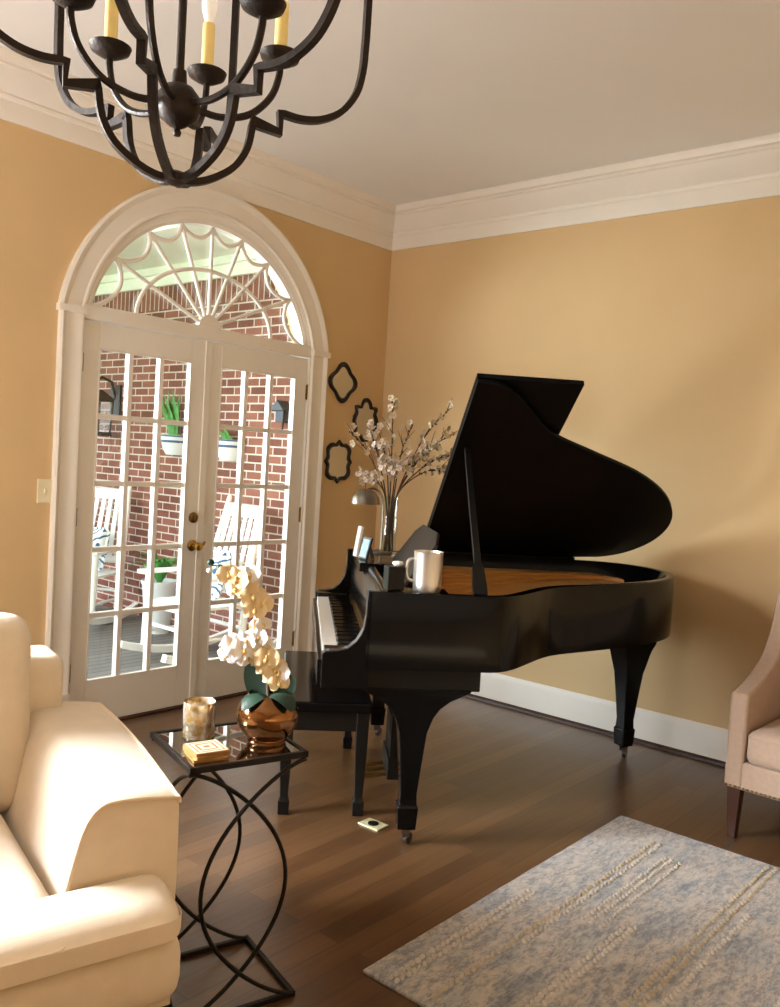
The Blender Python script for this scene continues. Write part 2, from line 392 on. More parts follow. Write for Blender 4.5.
# arch region split in strips so that every face is convex
A2 = list(reversed(arch))
for i in range(40):
    (xa, za), (xb, zb) = A2[i], A2[i + 1]
    wm.prism([(xa, 0, za), (xb, 0, zb), (xb, 0, H), (xa, 0, H)], (0, T, 0))
wm.b2((xr_, 0, SPR), (0, T, H)); wm.b2((WX1, 0, SPR), (xl_, T, H)); wm.b2((WX0, 0, WZ1), (WX1, T, H)); wm.b2((WX0, 0, 0), (WX1, T, WZ0)); wm.b2((XW, 0, 0), (WX0, T, H))
struct(wm.build('wall_north', M['wall'], smooth=0))

# crown moulding (profile: d = distance from wall, z)
crown = [(0, 2.845), (.012, 2.845), (.016, 2.862), (.014, 2.93), (.022, 2.936), (.026, 2.948), (.022, 2.958), (.034, 2.968), (.06, 2.995), (.082, 3.03), (.09, 3.044), (.10, 3.046), (.10, 3.06), (.118, 3.064), (.128, 3.082), (.13, 3.1), (0, 3.1)]
def run(prof, name, side, m):
    b = MB()
    loops = []
    for d, z in prof:
        if side == 'north': loops.append([(XW, -d, z), (-d, -d, z)])
        if side == 'east': loops.append([(-d, -d, z), (-d, YS, z)])
    L = [[p[0] for p in loops], [p[1] for p in loops]]
    b.loft(L)
    return struct(b.build(name, m, smooth=25))
run(crown, 'trim_1', 'north', M['trim']); run(crown, 'trim_2', 'east', M['trim'])
base = [(0, 0), (.016, 0), (.016, .155), (.012, .168), (.006, .183), (0, .183)]
b = MB(); b.loft([[(-d, -.001, z) for d, z in base], [(-d, YS, z) for d, z in base]])
struct(b.build('baseboard_east', M['trim'], smooth=25))
b = MB(); b.loft([[(-.57, -d, z) for d, z in base], [(-.017, -d, z) for d, z in base]])
b.loft([[(XW, -d, z) for d, z in base], [(-2.37, -d, z) for d, z in base]])
struct(b.build('baseboard_north', M['trim'], smooth=25))
shoe = [(.016, 0), (.034, 0), (.031, .012), (.024, .019), (.016, .022)]
b = MB(); b.loft([[(-d, -.02, z) for d, z in shoe], [(-d, YS, z) for d, z in shoe]])
struct(b.build('trim_3', M['walnut'], smooth=30))

# ------------------------------------------------------------------ door casing, transom, french doors
# casing profile across width t (0 outer .. w inner), depth
def arch_pts(r, z0=0.0, n=48):
    a = math.asin((SPR - AC) / r)
    return [(DXC + r * math.cos(a + (PI - 2 * a) * k / n), AC + r * math.sin(a + (PI - 2 * a) * k / n)) for k in range(n + 1)]
b = MB()
prof = [(.912, 0), (.912, .026), (.898, .032), (.884, .026), (.872, .018), (.80, .016), (.792, .022), (.782, .022), (.778, .012), (.778, 0)]
loops = []
for r, d in prof:
    pts = arch_pts(r)
    loops.append([(x, -d, z) for x, z in pts])
nn = len(loops[0])
b.loft([[loops[j][i] for j in range(len(loops))] for i in range(nn)])
struct(b.build('trim_4', M['trim'], smooth=30))
for nm, sgn in (('trim_5', -1), ('trim_6', 1)):
    b = MB()
    xo = lambda r: DXC + sgn * r
    off = [(.895, 0), (.895, .026), (.884, .032), (.872, .024), (.862, .016), (.80, .015), (.790, .02), (.774, .02), (.768, .01), (.768, 0)]
    b.loft([[(xo(r), -d, 0.0) for r, d in off], [(xo(r), -d, SPR - .002) for r, d in off]])
    b.b2((xo(.762), -.036, SPR - .028), (xo(.906), .0, SPR + .004))
    b.b2((xo(.90), -.034, 0), (xo(.775), 0, .2))
    struct(b.build(nm, M['trim'], smooth=30))
# jamb lining + transom bar
b = MB()
b.b2((DX0 - .018, -.004, 0), (DX0 + .004, .16, SPR)); b.b2((DX1 - .004, -.004, 0), (DX1 + .018, .16, SPR))
b.b2((DX0 - .012, -.006, DH + .006), (DX1 + .012, .10, 2.112))
struct(b.build('trim_7', M['trim'], smooth=30, bevel=.003))
b = MB()
b.b2((DX0 - .02, -.01, -.02), (DX1 + .02, .17, .012))
struct(b.build('trim_8', M['walnut'], smooth=30))
# arched reveal around the fan light
b = MB()
GR = .735; GE = .98
def archfull(r, zb=2.10, n=56):
    a = math.asin((zb - AC) / r)
    return [(DXC + r * math.cos(a + (PI - 2 * a) * k / n), AC + (GE if r < .77 else 1) * r * math.sin(a + (PI - 2 * a) * k / n)) for k in range(n + 1)]
pr = [(.795, -.002), (.775, -.006), (.762, .004), (.752, .004), (.742, .012), (GR, .014), (GR, .085), (.795, .085)]
loops = [[(x, d, z) for x, z in archfull(r)] for r, d in pr]
b.loft([[loops[j][i] for j in range(len(loops))] for i in range(len(loops[0]))])
struct(b.build('window_1', M['trim'], smooth=30))
win1 = bpy.data.objects['window_1']
ZB = 2.108; GY = .034
b = MB()
hub = Vector((DXC - .005, GY - .012, ZB))
nodes = []
for k in range(7):
    an = math.radians(171 - k * 27.0) if False else None
NA = [156.5, 133, 111.5, 90, 68.5, 47, 23.5]
for an in NA:
    a = math.radians(an); d = Vector((math.cos(a), 0, math.sin(a)))
    # intersection of the ray from the hub with the glass circle
    o = Vector((hub.x - DXC, 0, (ZB - AC) / GE)); d2 = Vector((d.x, 0, d.z / GE)); qa = d2.dot(d2); bb = o.dot(d2); cc = o.dot(o) - (GR - .006) ** 2; t = (-bb + math.sqrt(bb * bb - qa * cc)) / qa
    e = hub + d * t; nodes.append(e)
    b.tube([hub + d * .06, e], .0105, 8)
ends = [hub + Vector((-(math.sqrt(GR ** 2 - (ZB - AC) ** 2) - .012), 0, 0))] + nodes + [hub + Vector(((math.sqrt(GR ** 2 - (ZB - AC) ** 2) - .012), 0, 0))]
for i in range(len(ends) - 1):
    p, q = ends[i], ends[i + 1]; mid = (p + q) / 2; inw = (hub - mid).normalized(); dep = (p - q).length * .30
    pts = []
    for k in range(13):
        t = k / 12; pts.append(p.lerp(q, t) + inw * dep * math.sin(PI * t) ** .8)
    b.tube(pts, .0115, 8)
b.tube([hub + Vector((.455 * math.cos(PI * k / 32), 0, .31 * math.sin(PI * k / 32))) for k in range(33)], .0115, 8)
pts = [(hub.x + .075 * math.cos(PI * k / 20), GY - .03, ZB - .004 + .075 * math.sin(PI * k / 20)) for k in range(21)]
b.prism(pts, (0, .035, 0))
b.build('fan_muntin', M['trim'], win1, smooth=40)
b = MB(); pts = archfull(GR + .005, ZB - .01, 40)
b.prism([(x, GY + .004, z) for x, z in pts], (0, .004, 0)); b.build('glass_pane', M['glass'], win1, smooth=0)

def french_door(nm, x0, x1, hinge_left):
    y0, y1 = .012, .056
    sl = .098 if hinge_left else .098
    gx0, gx1, gz0, gz1 = x0 + .098, x1 - .108, .232, 1.91
    if not hinge_left: gx0, gx1 = x0 + .093, x1 - .098
    b = MB(); z0 = .014
    b.b2((x0 + .002, y0, z0), (gx0, y1, DH)); b.b2((gx1, y0, z0), (x1 - .002, y1, DH))
    b.b2((gx0, y0, z0), (gx1, y1, gz0)); b.b2((gx0, y0, gz1), (gx1, y1, DH))
    d = struct(b.build(nm, M['door'], smooth=0, bevel=.003))
    b = MB(); w = .026
    for k in (1, 2):
        x = gx0 + (gx1 - gx0) * k / 3; b.b2((x - w / 2, y0 + .004, gz0), (x + w / 2, y1 - .004, gz1))
    for k in range(1, 5):
        z = gz0 + (gz1 - gz0) * k / 5; b.b2((gx0, y0 + .006, z - w / 2), (gx1, y1 - .006, z + w / 2))
    # bead around the opening
    t = .008
    b.b2((gx0 - .001, y0 - .003, gz0), (gx0 + t, y0 + .02, gz1)); b.b2((gx1 - t, y0 - .003, gz0), (gx1 + .001, y0 + .02, gz1))
    b.b2((gx0, y0 - .003, gz0 - .001), (gx1, y0 + .02, gz0 + t)); b.b2((gx0, y0 - .003, gz1 - t), (gx1, y0 + .02, gz1 + .001))
    b.build('muntin_grid', M['door'], d, smooth=0, bevel=.003)
    b = MB(); b.b2((gx0, .033, gz0), (gx1, .037, gz1)); b.build('glass_pane', M['glass'], d, smooth=0)
    xh = x0 if hinge_left else x1
    for z in (1.83, 1.07, .29):
        b = MB(); b.lathe([(.0, -.05), (.006, -.05), (.006, .05), (.0, .05)], (xh, .004, z), 10)
        b.lathe([(.0, .05), (.004, .052), (.005, .058), (.001, .064)], (xh, .004, z), 8)
        b.b2((xh - .012, .006, z - .045), (xh + .012, .0125, z + .045))
        b.build('hinge', M['brass_old'], d)
    return d
dl = french_door('door_1', DX0, DXC, True)
dr = french_door('door_2', DXC, DX1, False)
b = MB(); b.b2((DXC - .022, .004, .016), (DXC + .022, .013, DH)); b.build('astragal', M['door'], dl, smooth=0, bevel=.003)
Ry = Matrix.Rotation(PI / 2, 3, 'X')
hx = DXC - .052
b = MB(); b.lathe([(0, 0), (.031, 0), (.031, .006), (.024, .011), (.012, .014), (.010, .03), (.010, .045), (.019, .052), (.024, .062), (.02, .073), (0, .077)], (hx, .011, .905), 24, Ry)
b.tube([(hx, -.045, .905), (hx + .018, -.05, .909), (hx + .034, -.05, .918), (hx + .046, -.047, .93)], [.009, .008, .007, .005], 8)
b.build('door_handle', M['brass'], dl)
b = MB(); b.lathe([(0, 0), (.029, 0), (.029, .008), (.02, .016), (.012, .018), (0, .018)], (hx, .011, 1.06), 24, Ry); b.b2((hx - .004, -.022, 1.045), (hx + .004, -.006, 1.075))
b.build('deadbolt', M['brass_old'], dl)

# left window (outside the frame: gives the daylight on the sofa)
b = MB(); cw = .10
b.b2((WX0 - cw, -.022, WZ0 - .1), (WX0, 0, WZ1 + .1)); b.b2((WX1, -.022, WZ0 - .1), (WX1 + cw, 0, WZ1 + .1)); b.b2((WX0, -.022, WZ1), (WX1, 0, WZ1 + .12)); b.b2((WX0 - .13, -.05, WZ0 - .03), (WX1 + .13, 0, WZ0))
for k in range(0, 4): x = WX0 + (WX1 - WX0) * k / 3; b.b2((x - .015, .06, WZ0), (x + .015, .10, WZ1))
for k in range(0, 5): z = WZ0 + (WZ1 - WZ0) * k / 4; b.b2((WX0, .065, z - .014), (WX1, .095, z + .014))
w2 = struct(b.build('window_2', M['trim'], smooth=0, bevel=.003))
MB().b2((WX0, .078, WZ0), (WX1, .082, WZ1)).build('glass_pane', M['glass'], w2, smooth=0)

# ------------------------------------------------------------------ porch
PZ = -.12; BX = .12
b = MB(); b.b2((BX, .181, PZ - .2), (BX + .2, 6.2, 2.66)); struct(b.build('wall_porch', M['brick'], smooth=0))
b = MB(); b.b2((BX, .181, 2.66), (BX + .2, 6.2, 2.863)); struct(b.build('trim_9', M['soldier'], smooth=0))
struct(MB().b2((-7, .181, PZ - .15), (BX, 6.2, PZ)).build('floor_porch', M['deck'], smooth=0))
b = MB(); b.b2((-4.2, .181, 3.02), (BX + .3, 6.2, 3.1)); struct(b.build('ceiling_porch', M['pceil'], smooth=0))
b = MB(); b.b2((BX - .03, .181, 2.863), (BX + .2, 6.2, 3.02)); b.b2((BX - .075, .181, 2.96), (BX - .03, 6.2, 3.02)); b.b2((BX - .9, .181, 2.99), (BX - .82, 6.2, 3.02)); b.b2((-2.0, .181, 2.97), (-1.9, 6.2, 3.02))
struct(b.build('trim_10', M['pceil'], smooth=0))
struct(MB().b2((-40, .4, PZ - .6), (20, 60, PZ - .4)).build('ground', M['grass'], smooth=0))

def rocking_chair(loc, rz, label):
    t = thing('rocking_chair', label, 'rocking chair', loc, rz)
    m = M['rockw']         # faces local -X
    def P(name, mb): return mb.build(name, m, t, smooth=40)
    b = MB(); 
    for k in range(7): b.b2((-.27 + k * .075, -.27, .415), (-.27 + k * .075 + .066, .27, .435))
    b.b2((-.29, -.285, .385), (-.25, .285, .43)); b.b2((.2, -.24, .385), (.24, .24, .42)); P('seat', b)
    for s in (-1, 1):
        P('rocker', MB().tube([(-.50 + k * .1, s * .27, .035 + .16 * ((-.50 + k * .1 - .05) / .55) ** 2 * .55) for k in range(12)], .026, 8, square=True))
        P('leg', MB().tube([(-.29, s * .27, .05), (-.27, s * .275, .63)], .031, 10))
        P('leg', MB().tube([(.17, s * .265, .05), (.2, s * .26, .44)], .028, 10))
        P('back_post', MB().tube([(.19, s * .26, .40), (.27, s * .235, .75), (.38, s * .20, 1.19), (.385, s * .2, 1.22)], [.024, .023, .02, .012], 10))
        b = MB(); pts = [(-.37, .0), (-.34, .055), (-.25, .06), (0, .04), (.26, .025), (.26, -.02), (0, -.03), (-.25, -.05), (-.34, -.05)]
        b.prism([(x, s * .28 + y * s, .63) for x, y in pts], (0, 0, .022)); P('arm', b)
        P('stretcher', MB().tube([(-.29, s * .27, .2), (.18, s * .265, .2)], .013, 8))
    P('stretcher', MB().tube([(-.285, -.27, .26), (-.285, .27, .26)], .013, 8)); P('stretcher', MB().tube([(.18, -.26, .26), (.18, .26, .26)], .013, 8))
    for z0, z1 in ((.50, .56), (1.06, 1.15)):
        f = lambda z: .19 + (z - .4) * .24
        b = MB(); w = .25 - (z0 - .4) * .06
        b.prism([(f(z0) - .012, -w, z0), (f(z0) - .012, w, z0), (f(z1) - .012, w, z1), (f(z1) - .012, -w, z1)], (.022, 0, 0)); P('back_rail', b)
    for k in range(6):
        y = -.165 + k * .066
        b = MB(); b.prism([(.22, y * 1.15 - .022, .55), (.22, y * 1.15 + .022, .55), (.352, y + .019, 1.07), (.352, y - .019, 1.07)], (.012, 0, 0)); P('back_slat', b)
    return t
rocking_chair((-.46, 1.27, PZ), 0, 'white slatted rocking chair nearer the right half of the door, before the brick wall')
rocking_chair((-.42, 3.0, PZ), math.radians(28), 'white slatted rocking chair farther away, under the wall lantern')
def pillow(loc, rz, label):
    def puff(v, p):
        e = 1 - .75 * max(abs(p[1]), abs(p[2])) ** 3
        return Vector((v.x * e, v.y * (1 - .06 * (1 - abs(p[2])) ), v.z * (1 - .06 * (1 - abs(p[1])))))
    R = Matrix.Rotation(.3, 3, 'Y')
    b = MB(); b.rbox((-.075, -.2, -.2), (.075, .2, .2), .07, 6, puff, R)
    o = b.build('throw_pillow', M['pillow'], None, loc=loc); o.rotation_euler = (0, 0, rz)
    return tag(o, label, 'pillow')
pillow((-.39, 1.29, PZ + .635), 0, 'blue and white medallion pillow on the nearer rocking chair seat')
pillow((-.42 + .04, 3.02, PZ + .635), math.radians(28), 'blue and white medallion pillow on the farther rocking chair seat')
def leafy(name_pot, t, pot_mat, n, r, h, seed, zb):
    rnd = random.Random(seed)
    for k in range(n):
        a = rnd.uniform(0, 2 * PI); rr_ = r * rnd.uniform(.5, 1); hh = h * rnd.uniform(.5, 1)
        d = Vector((math.cos(a), math.sin(a), 0)); s = Vector((-math.sin(a), math.cos(a), 0)); wd = rnd.uniform(.02, .035)
        L = []
        for q in range(6):
            u = q / 5; c = d * rr_ * u + Vector((0, 0, zb + hh * math.sin(u * 2.2) / 1.0)); w = wd * math.sin(PI * min(.97, u * .85 + .12))
            L.append([c - s * w, c + Vector((0, 0, -.006)), c + s * w, c + Vector((0, 0, .004))])
        MB().loft(L).build('leaf', M['green'], t)
t = thing('potted_plant', 'green bushy plant in a tall white pot between the two rocking chairs', 'plant', (-.16, 2.24, PZ))
MB().lathe([(0, 0), (.10, 0), (.14, .40), (.15, .42), (.15, .44), (.135, .44), (.13, .41), (0, .40)], n=28).build('pot', M['ceramic'], t)
leafy('pot', t, None, 30, .27, .27, 3, .40)
# wall lantern
t = thing('wall_lantern', 'black wall lantern with clear panes on the brick wall, far left', 'lantern', (BX, 3.45, 1.5)); t.scale = (1.3, 1.3, 1.2)
MB().box((-.01, 0, .28), (.02, .13, .26)).build('back_plate', M['lantern'], t, bevel=.004)
MB().tube([(-.01, 0, .3), (-.05, 0, .43), (-.13, 0, .46), (-.17, 0, .42), (-.17, 0, .36)], .012, 8).build('hook_arm', M['lantern'], t)
b = MB(); b.box((-.17, 0, .02), (.17, .17, .03)); b.prism([(-.26, -.09, .27), (-.08, -.09, .27), (-.08, .09, .27), (-.26, .09, .27)], (0, 0, .015))
b.loft([[(-.27, -.1, .285), (-.07, -.1, .285), (-.07, .1, .285), (-.27, .1, .285)], [(-.20, -.03, .36), (-.14, -.03, .36), (-.14, .03, .36), (-.20, .03, .36)]])
for sx in (-1, 1):
    for sy in (-1, 1): b.tube([(-.17 + sx * .075, sy * .075, .03), (-.17 + sx * .085, sy * .085, .275)], .008, 6)
b.build('cage', M['lantern'], t, smooth=30)
b = MB()
b.loft([[(-.17 + sx * .072, sy * .072, .035) for sx, sy in ((-1, -1), (1, -1), (1, 1), (-1, 1))], [(-.17 + sx * .082, sy * .082, .27) for sx, sy in ((-1, -1), (1, -1), (1, 1), (-1, 1))]], caps=False)
b.build('glass_pane', M['clear'], t, smooth=0)
# wall planters
def planter(y, z, label, seed, nl, h):
    t = thing('wall_planter', label, 'planter', (BX, y, z))
    b = MB(); prof = [(.10, 0), (.13, .05), (.145, .11), (.155, .15), (.16, .17)]
    def half(r, zz): return [(0, -r, zz)] + [(-r * math.sin(PI * k / 12), -r * math.cos(PI * k / 12), zz) for k in range(1, 12)] + [(0, r, zz)]
    b.loft([half(r, zz) for r, zz in prof]); b.build('pot', M['ceramic'], t)
    b = MB(); b.loft([half(r + .003, zz) for r, zz in ((.143, .105), (.149, .125))]); b.loft([half(r + .003, zz) for r, zz in ((.157, .155), (.16, .168))]); b.build('blue_band', M['cerblue'], t)
    rnd = random.Random(seed)
    for k in range(nl):
        a = rnd.uniform(-1, 1); hh = h * rnd.uniform(.5, 1); d = Vector((-rnd.uniform(.02, .09), a * .13, 0)); s = Vector((.3, 1, 0)).normalized(); L = []
        for q in range(6):
            u = q / 5; c = Vector((-.06, a * .05, .15)) + d * u * u + Vector((0, 0, hh * u)); w = .055 * math.sin(PI * min(.97, u * .85 + .12)); L.append([c - s * w, c + Vector((-.006, 0, 0)), c + s * w, c + Vector((.004, 0, 0))])
        MB().loft(L).build('leaf', M['green'], t)
planter(2.46, 1.375, 'blue and white wall pot with tall green plant, seen in the left door', 5, 12, .42)
planter(1.71, 1.36, 'blue and white wall pot with sparse plant, seen in the right door', 6, 3, .12)
t = thing('wall_birdhouse', 'dark slate metal birdhouse on the brick wall near the right hinge', 'birdhouse', (BX, 1.08, 1.68)); t.scale = (.8, .8, .8)
b = MB(); b.b2((-.10, -.055, 0), (0, .055, .12)); b.build('house_body', M['navy'], t, bevel=.004)
b = MB(); b.prism([(-.14, -.1, .11), (-.14, .1, .11), (-.14, 0, .21)], (.14, 0, 0)); b.build('roof', M['navy'], t, bevel=.003)
MB().lathe([(0, 0), (.012, 0), (.008, -.10), (0, -.11)], (-.05, 0, 0), 10).build('drop_finial', M['navy'], t)

# ------------------------------------------------------------------ grand piano (local: x = length, y = treble to bass)
PT = math.radians(-43.6); PO = Vector((-2.286, -1.736, 0)); W = 1.475; ZR = .966; ZU = .685
piano = thing('grand_piano', 'black grand piano with raised lid standing in the room corner', 'piano', PO, PT)
def pw(u, v, z): return PO + Vector((u * math.cos(PT) - v * math.sin(PT), u * math.sin(PT) + v * math.cos(PT), z))
curve = catmull([(.60, 0), (.69, .012), (.765, .07), (.85, .175), (.93, .275), (1.02, .355), (1.22, .465), (1.46, .60), (1.645, .76), (1.755, .93), (1.795, 1.09), (1.77, 1.25), (1.68, 1.385), (1.55, 1.455), (1.40, W)], 7)
curve = [(p.x, p.y) for p in [Vector((a[0], a[1], 0)) for a in curve]]
outer = [(.20, 0), (.3, 0), (.4, 0), (.5, 0)] + curve + [(1.2, W), (.9, W), (.6, W), (.4, W), (.20, W)]
def offset(poly, d):
    out = []; n = len(poly)
    for i in range(n):
        a = Vector(poly[max(i - 1, 0)]); c = Vector(poly[min(i + 1, n - 1)]); t = (c - a).normalized(); nrm = Vector((-t.y, t.x)); p = Vector(poly[i]); out.append((p + nrm * d)[:])
    return out
inner = offset(outer, .042)
b = MB()
sec = []
for o, i_ in zip(outer, inner):
    om = offset_pt = None
    sec.append([(o[0], o[1], ZU), (o[0], o[1], ZR - .006), (o[0] + (i_[0] - o[0]) * .15, o[1] + (i_[1] - o[1]) * .15, ZR), (i_[0] + (o[0] - i_[0]) * .15, i_[1] + (o[1] - i_[1]) * .15, ZR), (i_[0], i_[1], ZR - .006), (i_[0], i_[1], ZU)])
b.loft(sec); b.build('rim_case', M['black'], piano, smooth=50)
# arms at the keyboard ends
for v0 in (0, W - .052):
    pr = [(.044, .61), (.044, .735), (.058, .744), (.10, .747), (.135, .757), (.165, .783), (.187, .825), (.196, .88), (.196, ZR - .004), (.215, ZR), (.215, .61)]
    MB().prism([(x, v0, z) for x, z in pr], (0, .052, 0)).build('arm', M['black'], piano, smooth=40, bevel=.003)
# bottom: key bed, beams and dark underside
b = MB(); b.b2((.062, .03, .605), (.635, W - .03, .684)); b.build('key_bed', M['blacksat'], piano, smooth=0, bevel=.004)
b = MB(); in2 = offset(outer, .04); keep = [p for p in in2 if p[0] > .55]
b.prism([(x, y, .715) for x, y in keep], (0, 0, .012)); b.build('soundboard', M['wood_in'], piano, smooth=0)
b = MB(); b.b2((.03, .05, .61), (.052, W - .05, .702)); b.build('key_slip', M['black'], piano, smooth=0, bevel=.003)
for v0, v1 in ((.052, .122), (W - .122, W - .052)):
    MB().b2((.052, v0, .68), (.205, v1, .742)).build('key_block', M['black'], piano, smooth=0, bevel=.004)
# keyboard
kb = MB().b2((.052, .122, .684), (.24, W - .122, .70)).build('keyboard', M['blacksat'], piano, smooth=0)
wkm = MB().b2((.05, .0006, .70), (.22, .0229, .724)).build('white_key', M['ivory'], kb, smooth=0, bevel=.001)
wk0 = .125; kw = (W - .25) / 52
wkm.location = (0, wk0, 0)
for k in range(1, 52): copy_part(wkm, kb, (0, wk0 + k * kw, 0))
bkm = MB().prism([(.105, -.005, .724), (.112, -.005, .736), (.22, -.005, .736), (.22, -.005, .724)], (0, .010, 0)).build('black_key', M['black'], kb, smooth=0)
first = True
for k in range(51):
    if k % 7 in (1, 4): continue
    y = wk0 + (k + 1) * kw
    if first: bkm.location = (0, y, 0); first = False
    else: copy_part(bkm, kb, (0, y, 0))
# fallboard: curved, glossy
fp = [(.222, .742), (.226, .76), (.222, .80), (.219, .84), (.224, .88), (.236, .92), (.252, .948), (.27, .956), (.29, .956), (.29, .742)]
MB().prism([(x, .053, z) for x, z in fp], (0, W - .106, 0)).build('fallboard', M['black'], piano, smooth=50)
MB().b2((.212, .124, .738), (.224, W - .124, .743)).build('name_strip', M['brass'], piano, smooth=0)
# music shelf and plate
MB().b2((.27, .045, .925), (.50, .155, ZR - .001)).build('side_shelf', M['black'], piano, smooth=0, bevel=.003)
MB().b2((.222, .86, .925), (.50, W - .045, ZR - .001)).build('side_shelf', M['black'], piano, smooth=0, bevel=.003)
MB().b2((.29, .15, .872), (.50, .86, .886)).build('pin_block_cover', M['pinblk'], piano, smooth=0, bevel=.003)
b = MB(); b.prism([(.345, .40, .90), (.352, .40, .912), (.495, .40, 1.115), (.51, .55, 1.15), (.51, .97, 1.15), (.485, 1.10, 1.115), (.345, 1.10, .90)][:1] + [(.495, .40, 1.11), (.519, .53, 1.15), (.519, .96, 1.15), (.495, 1.06, 1.11), (.345, 1.06, .90)], (.012, 0, -.008))
md = b.build('music_desk', M['deskb'], piano, smooth=0, bevel=.002)
MB().b2((.315, .40, .886), (.352, 1.06, .902)).build('desk_ledge', M['blacksat'], md, smooth=0, bevel=.003)
pl = [p for p in offset(outer, .045) if p[0] > .49]
pl2 = [(x, y) for x, y in pl if x < 1.62]
b = MB(); b.prism([(x, y, .872) for x, y in pl2], (0, 0, .014))
b.build('iron_plate', M['gold'], piano, smooth=0)
b = MB(); b.prism([(.5, W - .19, .885), (1.52, W - .19, .885), (1.60, W - .30, .885), (1.60, W - .24, .885), (1.50, W - .06, .885), (.5, W - .06, .885)], (0, 0, .02)); b.build('plate_flange', M['gold'], piano, smooth=0, bevel=.004)
for k in range(7):
    MB().tube([(.55, W - .30 - k * .13, .89), (1.45 - k * .09, W - .12 - k * .06, .89)], .012, 6).build('plate_bar', M['gold'], piano)
# lid
LA = math.radians(32.4); HV, HZ = W - .008, ZR + .012
def lp(u, w, t): return (u, HV - w * math.cos(LA) + t * math.sin(LA), HZ + w * math.sin(LA) + t * math.cos(LA))
lo = [(.592, W - .012)] + [(x, W - y + (-.012 if x < .75 else -.004)) for x, y in curve[1:] if W - y > .015] + [(1.38, -.005), (.592, -.005)]
def lidmesh(pl_, t0, t1):
    b = MB(); e = .004
    n = len(pl_)
    b.loft([[lp(x, w, t0 + .0) for x, w in pl_], [lp(x, w, t1) for x, w in pl_]]); return b
lidmesh(lo, 0, .02).build('lid', M['blackin'], piano, smooth=30, bevel=.003)
lidmesh([(.592, -.004), (.592, W - .012), (1.02, W - .012), (1.02, -.004)], .024, .046).build('lid_front_flap', M['blackin'], piano, smooth=0, bevel=.003)
b = MB(); 
for z_ in (.65, 1.0, 1.3): b.lathe([(0, -.04), (.006, -.04), (.006, .04), (0, .04)], (z_, W + .002, ZR + .012), 8, Matrix.Rotation(PI / 2, 3, 'Y'))
b.build('lid_hinge', M['brass_old'], piano)
MB().b2((.58, W - .034, ZR - .003), (1.42, W - .004, ZR + .013)).build('hinge_rail', M['black'], piano, smooth=0, bevel=.002)
# prop stick
a_, e_ = Vector((.612, .024, ZR)), Vector(lp(.64, 1.0, -.004))
b = MB(); d = (e_ - a_).normalized(); s1 = Vector((1, 0, 0)); s1 = (s1 - d * s1.dot(d)).normalized(); s2 = d.cross(s1)
secs = []
for t, hw in ((0, .026), (.05, .026), (.13, .022), (.155, .013), (.5, .0125), (.86, .011), ((e_ - a_).length, .009)):
    c = a_ + d * t; secs.append([c - s1 * hw - s2 * .009, c + s1 * hw - s2 * .009, c + s1 * hw + s2 * .009, c - s1 * hw + s2 * .009])
b.loft(secs); b.build('prop_stick', M['blacksat'], piano, smooth=30)
# legs
def pleg(u, v, rz, ztop, flare_u, flare_v):
    b = MB(); c_, s_ = math.cos(rz), math.sin(rz)
    rows = [(.062, .026, .026), (.066, .034, .034), (.150, .039, .039), (.158, .033, .033), (.20, .031, .031), (.32, .041, .041), (.44, .052, .052)]
    top = [(.50, .066 + flare_u * .05, .062 + flare_v * .05), (.535, .074 + flare_u * .20, .066 + flare_v * .2), (.565, .085 + flare_u * .45, .07 + flare_v * .45), (.59, .10 + flare_u * .8, .074 + flare_v * .8), (.604, .105 + flare_u, .075 + flare_v), (ztop, .105 + flare_u, .075 + flare_v)]
    L = []
    for z, hu, hv in rows + top:
        L.append([(u + x * c_ - y * s_, v + x * s_ + y * c_, z) for x, y in ((-hu, -hv), (hu, -hv), (hu, hv), (-hu, hv))])
    b.loft(L); o = b.build('leg', M['black'], piano, smooth=25, bevel=.004)
    b = MB(); b.lathe([(0, -.009), (.021, -.009), (.023, -.005), (.023, .005), (.021, .009), (0, .009)], (u + .010, v, .023), 20, Matrix.Rotation(PI / 2, 3, 'X') @ Matrix.Rotation(.9, 3, 'Y'))
    b.b2((u - .012, v - .019, .03), (u + .016, v - .013, .064)); b.b2((u - .012, v + .013, .03), (u + .016, v + .019, .064)); b.b2((u - .016, v - .02, .058), (u + .02, v + .02, .066))
    b.build('caster', M['steel'], o)
    return o
pleg(.398, .098, 0, .61, .10, 0); pleg(.398, W - .098, 0, .61, .10, 0); pleg(1.642, 1.135, math.radians(20), ZU + .01, .0, .0)
# lyre and pedals
lb = MB(); LX, LY = .405, .715
lb.b2((LX - .02, LY - .10, .30), (LX + .03, LY - .075, .61)); lb.b2((LX - .02, LY + .075, .30), (LX + .03, LY + .10, .61)); lb.b2((LX - .03, LY - .13, .06), (LX + .05, LY + .13, .15)); lb.b2((LX - .02, LY - .06, .15), (LX + .03, LY + .06, .32)); lb.b2((LX - .02, LY - .1, .145), (LX + .03, LY - .075, .31)); lb.b2((LX - .02, LY + .075, .145), (LX + .03, LY + .1, .31)); lb.tube([(LX + .04, LY, .12), (LX + .28, LY, .62)], .008, 8)
ly = lb.build('pedal_lyre', M['blacksat'], piano, smooth=30, bevel=.004)
for k in (-1, 0, 1):
    MB().loft([[(LX - .02, LY + k * .07 - .012, .062), (LX - .02, LY + k * .07 + .012, .062), (LX - .02, LY + k * .07 + .012, .072), (LX - .02, LY + k * .07 - .012, .072)], [(LX - .10, LY + k * .07 - .016, .05), (LX - .10, LY + k * .07 + .016, .05), (LX - .10, LY + k * .07 + .016, .06), (LX - .10, LY + k * .07 - .016, .06)], [(LX - .145, LY + k * .07 - .012, .05), (LX - .145, LY + k * .07 + .012, .05), (LX - .145, LY + k * .07 + .012, .058), (LX - .145, LY + k * .07 - .012, .058)]]).build('pedal', M['brass_old'], ly)

